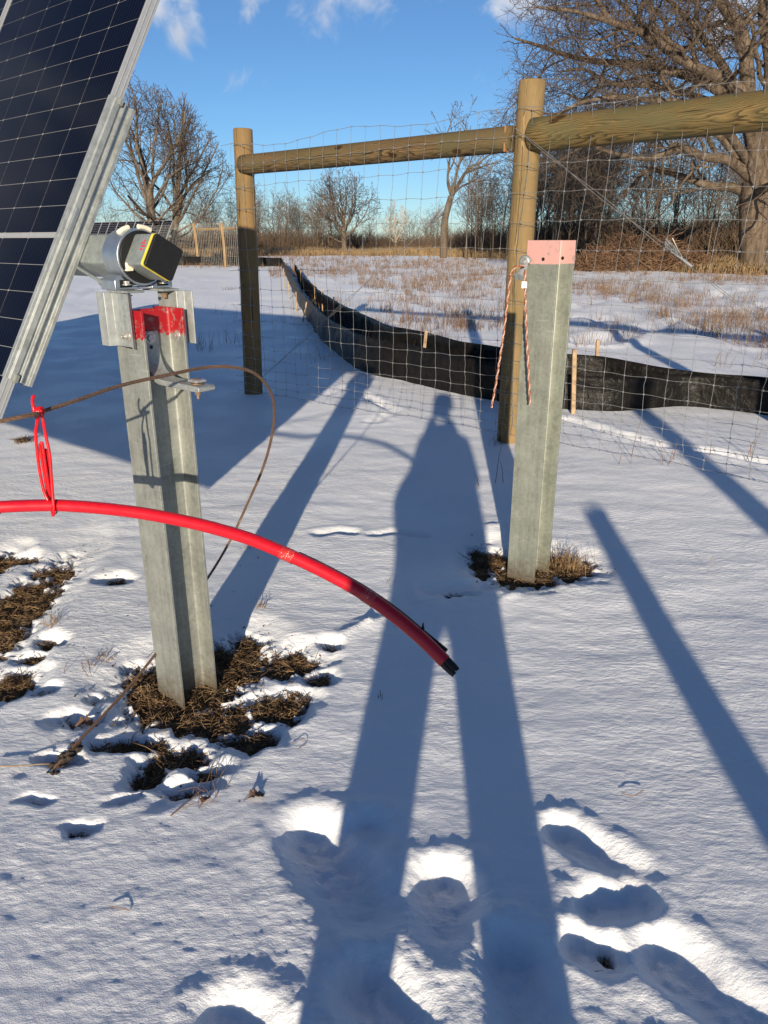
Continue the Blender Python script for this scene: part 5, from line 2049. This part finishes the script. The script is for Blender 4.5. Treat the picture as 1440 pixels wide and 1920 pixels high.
def hanger():
    Yh = 1.706
    t = empty("wire_hanger", tuple(D(85, 860, Yh)), "bright red coated wire hanger clipping the conduit to the brown rope", "hanger")

    def q(x, y, d=0): return D(x, y, Yh + d)
    r = .0038
    # hook over the rope with its free end standing up, then down the near side
    A = [(63.5, 742, .01), (61, 750, .012), (63, 765, .012), (66, 778, .006), (70, 785, -.010), (73, 776, -.014), (71, 770, .004)]
    mb = MB(); mb.tube(catmull([q(*c_) for c_ in A], 6), r, 8); mb.build("hook", M['red_coat'], t, smooth=50)
    left = [(72, 770, -.012), (70, 790, -.010), (67, 812, -.006), (69, 840, -.006), (74, 880, -.006), (80, 912, -.008), (85, 928, -.010), (90, 938, -.012)]
    right = [(76, 768, -.010), (80, 785, -.010), (86, 818, -.008), (93, 852, -.010), (96, 890, -.014), (99, 930, -.020), (101, 952, -.024), (100, 966, -.022), (98, 960, .0)]
    for l in (left, right):
        mb = MB(); mb.tube(catmull([q(*c_) for c_ in l], 6), [r] * ((len(l) - 1) * 6 + 1), 8); mb.build("leg", M['red_coat'], t, smooth=50)
    loop1 = [(92, 936, .002), (86, 905, .002), (80, 870, .002), (75.5, 840, .002), (76.5, 832, .002), (79.5, 833, .002), (84, 865, .002), (90, 905, .002), (95, 940, .002)]
    loop2 = [(93, 938, .012), (89, 905, .012), (86, 870, .012), (84, 847, .012), (86, 844, .012), (88.5, 850, .012), (92, 885, .012), (96, 935, .012)]
    for l in (loop1, loop2):
        mb = MB(); mb.tube(catmull([q(*c_) for c_ in l], 6), r, 8); mb.build("inner_loop", M['red_coat'], t, smooth=50)
    # knot of turns where the wire grips the rope
    mb = MB()
    for k in range(2):
        c = q(73.5 + k * 3.4, 772, -.004)
        ringp = [c + (UP * math.sin(a * math.pi / 6) + Vector((.15, 1, 0)) * math.cos(a * math.pi / 6)) * .0095 for a in range(13)]
        mb.tube(ringp, r, 8, False)
    mb.build("grip_turn", M['red_coat'], t, smooth=50)
    # dark tie where it pinches the pipe
    mb = MB()
    c = q(103.5, 951, -.003)
    ringp = [c + (UP * math.sin(a * math.pi / 8) + Vector((0, 1, 0)) * math.cos(a * math.pi / 8)) * .0155 for a in range(17)]
    mb.tube(ringp, .0016, 6, False)
    mb.build("tie_band", M['cable'], t, smooth=50)


hanger()


def pile_hook():
    """galvanised fitting bolted to the flange edge of the right pile, holding two twisted wires"""
    Yf = 3.37
    c = D(986, 492, Yf)
    f = -V
    mb = MB()
    # rounded head: thick ring seen obliquely
    ringp = [c + f * .006 + (U * math.cos(a * math.pi / 9) * .016 + UP * math.sin(a * math.pi / 9) * .019) for a in range(15)]
    mb.tube(ringp, [.0125] * 15, 10)
    h = mb.build("clamp_hook", M['galv_bright'], PR_, smooth=50)
    mb = MB()
    p0 = c + f * .012 + U * .010 - UP * .002
    p1 = D(981, 507, Yf - .03); p2 = D(972, 519, Yf - .05)
    mb.tube(catmull([p0, p1, p2], 5), [.011, .0115, .012, .013, .014, .016, .017, .018, .019, .020, .021], 10)
    mb.build("hook_tongue", M['galv_bright'], PR_, smooth=50)
    bolt(PR_, c + f * .016 + UP * .0, f, .009, .008)
    # dark discs on the painted top stand in for shade inside bolt holes
    fA = CR - V * .076
    for (px, py, pl) in ((1018.5, 486, 'a'), (1055, 484, 'b')):
        d = ray(px, py)
        plane = fA if pl == 'a' else CR + V * (.076 - .0085)
        cam_o = Vector((0, 0, CAM_H))
        tt = (plane - cam_o).dot(V) / d.dot(V)
        p = cam_o + d * tt
        mb = MB(); mb.tube([p, p - V * .0012], .0075, 14); mb.build("hole_shade_disc", M['black_plastic'], PR_, smooth=40)


pile_hook()


def hanging_wires():
    t = empty("twisted_wire", tuple(D(967, 500, 3.30)), "longer twisted copper-coloured wire hanging clear left of the right pile", "wire")
    twisted("w", [D(984, 499, 3.30), D(972, 499, 3.29), D(962, 505, 3.29), D(957, 522, 3.29), D(952, 560, 3.29), D(945, 620, 3.29), D(936, 680, 3.29), D(928, 730, 3.29), D(921, 766, 3.29)], .0052, 2, .055, [M['copper'], M['pale_strand']], t, 6, .006)
    t2 = empty("twisted_wire", tuple(D(985, 520, 3.30)), "twisted copper-coloured wire with a white tag hanging against the right pile", "wire")
    twisted("w", [D(985, 505, 3.31), D(984.5, 530, 3.31), D(985, 570, 3.32), D(988, 640, 3.33), D(991, 700, 3.32), D(994, 760, 3.31)], .0056, 2, .06, [M['copper'], M['pale_strand']], t2, 6, .006)
    c = D(982.5, 534, 3.295)
    mb = MB(); mb.box(c, (.011, 0, 0), (0, .0075, 0), (0, 0, .0135))
    mb.build("tag", M['white'], t2, bevel=.001)


hanging_wires()

# ------------------------------------------------------------------ tufts, leaves and twigs on the snow
def tuft(px, py, n, h, r, seed, label, name="grass_tuft", mat_=None, lean=(0, 0), spread=.35, rad=.0014, cat="grass tuft"):
    rg = np.random.default_rng(seed)
    p = G(px, py, .04)
    z = gz(p.x, p.y)
    a = np.stack([rg.normal(0, r, n), rg.normal(0, r, n), rg.uniform(-.015, .004, n)], 1)
    hh = h * rg.uniform(.45, 1.1, n)
    ln = rg.normal(0, spread, (n, 2)) + np.array(lean)
    b = a + np.stack([ln[:, 0] * hh * .4, ln[:, 1] * hh * .4, hh * .6], 1)
    c_ = a + np.stack([ln[:, 0] * hh * 1.3, ln[:, 1] * hh * 1.3, hh * rg.uniform(.7, 1.1, n)], 1)
    o = blades_mesh(name, a, b, c_, rad, mat_ or M['straw'], None)
    o.location = (p.x, p.y, z - .002)
    tag(o, label, cat)
    return o


tuft(1062, 1052, 170, .13, .060, 1, "bushy tan dry grass tuft at the right foot of the pink-topped pile", lean=(.15, 0), rad=.0013)
tuft(1040, 1068, 90, .05, .07, 21, "low dark grass mat right against the foot of the pink-topped pile", mat_=M['dark_straw'], spread=.8)
tuft(100, 1172, 34, .055, .022, 2, "short upright stubble tuft at the edge of the left bare patch", spread=.3)
tuft(93, 1210, 26, .035, .020, 3, "flat straw tuft just below the stubble tuft on the left", spread=.6)
tuft(490, 1143, 12, .045, .010, 4, "small pale straw sprig beside the pile's long shadow", spread=.5, rad=.0018)
tuft(197, 1234, 26, .028, .020, 5, "small round straw clump left of the near pile", spread=.7)
tuft(155, 1262, 10, .06, .025, 6, "loose brown weed sprig left of the near pile", mat_=M['weed'], spread=.6)
tuft(85, 1082, 20, .028, .014, 7, "tiny dark clod of grass on the snow at the far left", mat_=M['dark_straw'], spread=.8)
tuft(216, 1089, 22, .022, .018, 8, "dark grass clump in a melted hollow left of the near pile", mat_=M['dark_straw'], spread=.8)
tuft(44, 831, 60, .06, .03, 9, "dark clod of turf at the edge of the panel's shadow", mat_=M['dark_straw'], spread=.6, rad=.004)
tuft(615, 1211, 40, .035, .016, 10, "dark clod at the head of a short snow streak under the conduit", mat_=M['dark_straw'], spread=.6, rad=.003)
tuft(395, 1450, 9, .14, .02, 11, "tall thin bent grass stems below the near pile", spread=.3, rad=.0011)
tuft(385, 1500, 12, .05, .03, 12, "brown grass wisp below the bent stems", mat_=M['weed'], spread=.8)
tuft(1325, 1075, 3, .12, .012, 13, "two thin pale stems standing in open snow on the right", spread=.15, rad=.0009)
tuft(935, 835, 16, .12, .03, 14, "dry weed at the foot of the right wooden post", mat_=M['weed'], spread=.3)
tuft(728, 1094, 14, .02, .010, 15, "tiny straw clump beside the photographer's shadow", spread=.7)
tuft(510, 1035, 5, .05, .012, 16, "faint weed sprig under the conduit's first tape band", mat_=M['weed'], spread=.5)
tuft(470, 1030, 5, .06, .012, 17, "thin weed in the shadow of the near pile", mat_=M['weed'], spread=.3)
tuft(425, 545, 18, .16, .10, 18, "reddish weed clump in the open snow left of the left post", mat_=M['weed'], spread=.4, rad=.004)
tuft(712, 1312, 4, .035, .008, 19, "lone dark stem inside the photographer's shadow", mat_=M['dark_straw'], spread=.15)
tuft(1135, 1782, 26, .02, .012, 20, "bit of dead grass at the bottom of a boot print", mat_=M['straw'], spread=.8)


def leaf(px, py, s, rot, seed, label, fold=.4):
    rg = random.Random(seed)
    p = G(px, py, .05)
    z = gz(p.x, p.y)
    # lobed leaf outline, folded along the midrib
    half = [(0, 0), (.18, .10), (.30, .34), (.42, .16), (.55, .42), (.66, .18), (.80, .28), (.88, .10), (1, 0)]
    mb = MB()
    vs, fs = [], []
    c, sn = math.cos(rot), math.sin(rot)
    def w(x, y):
        zz = fold * abs(y) + .12 * math.sin(x * 5) + .05 * rg.random()
        return Vector(((x - .5) * c - y * sn, (x - .5) * sn + y * c, zz)) * s + Vector((p.x, p.y, z + .004))
    for side in (1, -1):
        outl = [w(x, y * side) for x, y in half]
        mid = [w(x, 0) for x, _ in half]
        for i in range(len(half) - 1):
            k = len(vs)
            vs += [mid[i], mid[i + 1], outl[i + 1], outl[i]]
            fs.append((k, k + 1, k + 2, k + 3) if side > 0 else (k + 3, k + 2, k + 1, k))
    mb.add(vs, fs)
    t = empty("dead_leaf", (p.x, p.y, z), label, "leaf")
    o = mb.build("blade", M['leaf'], t)
    so = o.modifiers.new("thick", 'SOLIDIFY'); so.thickness = .0008
    mb = MB(); mb.tube([w(0, 0), w(-.25, .02), w(-.45, .08)], s * .015, 5); mb.build("stalk", M['leaf'], t)


leaf(480, 1496, .055, .5, 1, "curled brown oak leaf on the snow below the near pile")
leaf(160, 1352, .075, .3, 2, "large rust-brown leaf in a hollow by the rope", .7)
leaf(385, 1505, .045, 1.2, 3, "small brown leaf among wisps under the near pile", .6)
leaf(500, 1345, .04, 2.2, 4, "little dark leaf on the soil right of the near pile", .5)


def twig(pts, r, label, mat_=None):
    mb = MB(); mb.tube(catmull(pts, 5), r, 6)
    o = mb.build("twig", mat_ or M['straw'], smooth=50)
    tag(o, label, "twig")


twig([G(-20, 1437, .062), G(40, 1436, .066), G(70, 1433, .062), G(108, 1432, .056)], .0018, "long pale straw stalk reaching the rope's foot from the left edge")
twig([G(1165, 1487, .055), G(1185, 1492, .062), G(1196, 1488, .060), G(1206, 1481, .055)], .0012, "curved reddish grass stem on open snow right of the shadow's leg", M['weed'])
twig([G(205, 1700, .055), G(225, 1702, .06), G(243, 1708, .055)], .0011, "short dark stem lying on the snow at lower left", M['weed'])
twig([G(320, 1530, .055), G(350, 1505, .058), G(385, 1470, .058), G(400, 1430, .07)], .0015, "crooked dark twig along the ridge below the near pile", M['weed'])
twig([G(548, 1395, .055), G(568, 1385, .062), G(574, 1394, .058), G(560, 1404, .055)], .0009, "thin looped grass stem on snow right of the near pile", M['weed'])
twig([G(1075, 1815, .02), G(1100, 1822, .022), G(1130, 1820, .02)], .0010, "short dark stem lying in a boot print", M['dark_straw'])

# ------------------------------------------------------------------ the photographer, standing behind the camera
def skin_body(name, verts, edges, radii, root, mat_, parent, sub=2):
    me = bpy.data.meshes.new(name)
    me.from_pydata(verts, edges, [])
    o = bpy.data.objects.new(name, me)
    COL.objects.link(o)
    o.parent = parent
    sk = o.modifiers.new("skin", 'SKIN'); sk.use_smooth_shade = True
    for i, r in enumerate(radii):
        s = me.skin_vertices[0].data[i]
        s.radius = (r, r) if not isinstance(r, tuple) else r
        s.use_root = (i == root)
    ss = o.modifiers.new("sub", 'SUBSURF'); ss.levels = sub; ss.render_levels = sub
    me.materials.append(mat_)
    return o


def photographer():
    x0, y0 = 0.015, -0.52
    t = empty("person", (x0, y0, 0), "person in dark jacket and knit hat holding up a phone behind the camera", "person")
    zg = .0
    B = [(-.05, 0, .93), (-.05, 0, 1.08), (0, .01, 1.25), (0, .01, 1.40), (0, .02, 1.50), (0, .03, 1.57),   # pelvis..neck
         (-.115, 0, .88), (-.21, .02, .50), (-.25, .0, .10), (-.26, .12, .045),
         (.115, 0, .88), (.165, .02, .50), (.19, .0, .10), (.20, .12, .045),
         (-.15, .01, 1.39), (-.185, .04, 1.17), (-.10, .32, 1.42), (-.065, .395, 1.53),
         (.15, .01, 1.39), (.185, .04, 1.17), (.10, .32, 1.42), (.065, .395, 1.53)]
    Ed = [(0, 1), (1, 2), (2, 3), (3, 4), (4, 5), (0, 6), (6, 7), (7, 8), (8, 9), (0, 10), (10, 11), (11, 12), (12, 13), (3, 14), (14, 15), (15, 16), (16, 17), (3, 18), (18, 19), (19, 20), (20, 21)]
    Rd = [(.36, .17), (.34, .16), (.25, .14), (.165, .13), .115, .085, .15, .10, .086, .062, .15, .10, .086, .062, .09, .078, .056, .042, .09, .078, .056, .042]
    skin_body("body", B, Ed, Rd, 0, M['jacket'], t)
    # head with face
    Hd = [(0, .03, 1.58), (0, .045, 1.66), (0, .05, 1.74), (0, .04, 1.80)]
    skin_body("head", Hd, [(0, 1), (1, 2), (2, 3)], [.055, .078, .088, .06], 0, M['skin'], t)
    mb = MB()
    o = Vector((x0, y0, 0))
    mb.tube([o + Vector((0, .125, 1.71)), o + Vector((0, .145, 1.675)), o + Vector((0, .125, 1.665))], [.008, .016, .012], 8)
    mb.build("nose", M['skin'], t, smooth=60)
    mb = MB(); mb.tube([o + Vector((-.025, .117, 1.635)), o + Vector((0, .122, 1.632)), o + Vector((.025, .117, 1.635))], [.004, .007, .004], 8); mb.build("mouth", M['red_mark'], t, smooth=60)
    for s in (-1, 1):
        mb = MB(); mb.tube([o + Vector((s * .033 - .011, .121, 1.712)), o + Vector((s * .033, .126, 1.712)), o + Vector((s * .033 + .011, .121, 1.712))], [.004, .008, .004], 8); mb.build("eye", M['white'], t, smooth=60)
        mb = MB(); mb.tube([o + Vector((s * .088, .04, 1.68)), o + Vector((s * .095, .03, 1.71)), o + Vector((s * .088, .04, 1.735))], [.008, .014, .010], 8); mb.build("ear", M['skin'], t, smooth=60)
    mb = MB()
    prof = [(.098, 1.735), (.102, 1.755), (.100, 1.79), (.085, 1.825), (.05, 1.848), (.012, 1.855)]
    mb.tube([o + Vector((0, .045, z)) for _, z in prof], [r for r, _ in prof], 18)
    mb.build("hat", M['hat'], t, smooth=60)
    # hands: palm, four unequal fingers and a thumb closed on the phone
    for s in (-1, 1):
        w = Vector((s * .065, .395, 1.53))
        palm = [tuple(w), tuple(w + Vector((-s * .006, .028, .030))), tuple(w + Vector((-s * .012, .040, .065)))]
        vs = list(palm); ed = [(0, 1), (1, 2)]; rd = [.024, .030, .026]
        for k, (dz, l) in enumerate(((.070, .9), (.052, 1.0), (.034, .95), (.016, .75))):
            b = len(vs)
            p = w + Vector((-s * .010, .040, dz * .8 + .008))
            vs += [tuple(p), tuple(p + Vector((-s * .012 * l, .032 * l, .003))), tuple(p + Vector((-s * .036 * l, .036 * l, .004)))]
            ed += [(2 if k < 2 else 1, b), (b, b + 1), (b + 1, b + 2)]; rd += [.010, .009, .008]
        b = len(vs)
        vs += [tuple(w + Vector((-s * .020, .018, .045))), tuple(w + Vector((-s * .036, .022, .062)))]
        ed += [(1, b), (b, b + 1)]; rd += [.011, .009]
        skin_body("hand", vs, ed, rd, 0, M['skin'], t, 1)
    ph = MB()
    ph.box((0, -.075, 1.595), (.036, 0, 0), (0, .004, 0), (0, 0, .074))
    tag(ph.build("phone", M['black_plastic'], bevel=.003), "black phone held up in the photographer's hands", "phone")


photographer()

scene.cycles.use_denoising = True
scene.cycles.max_bounces = 6
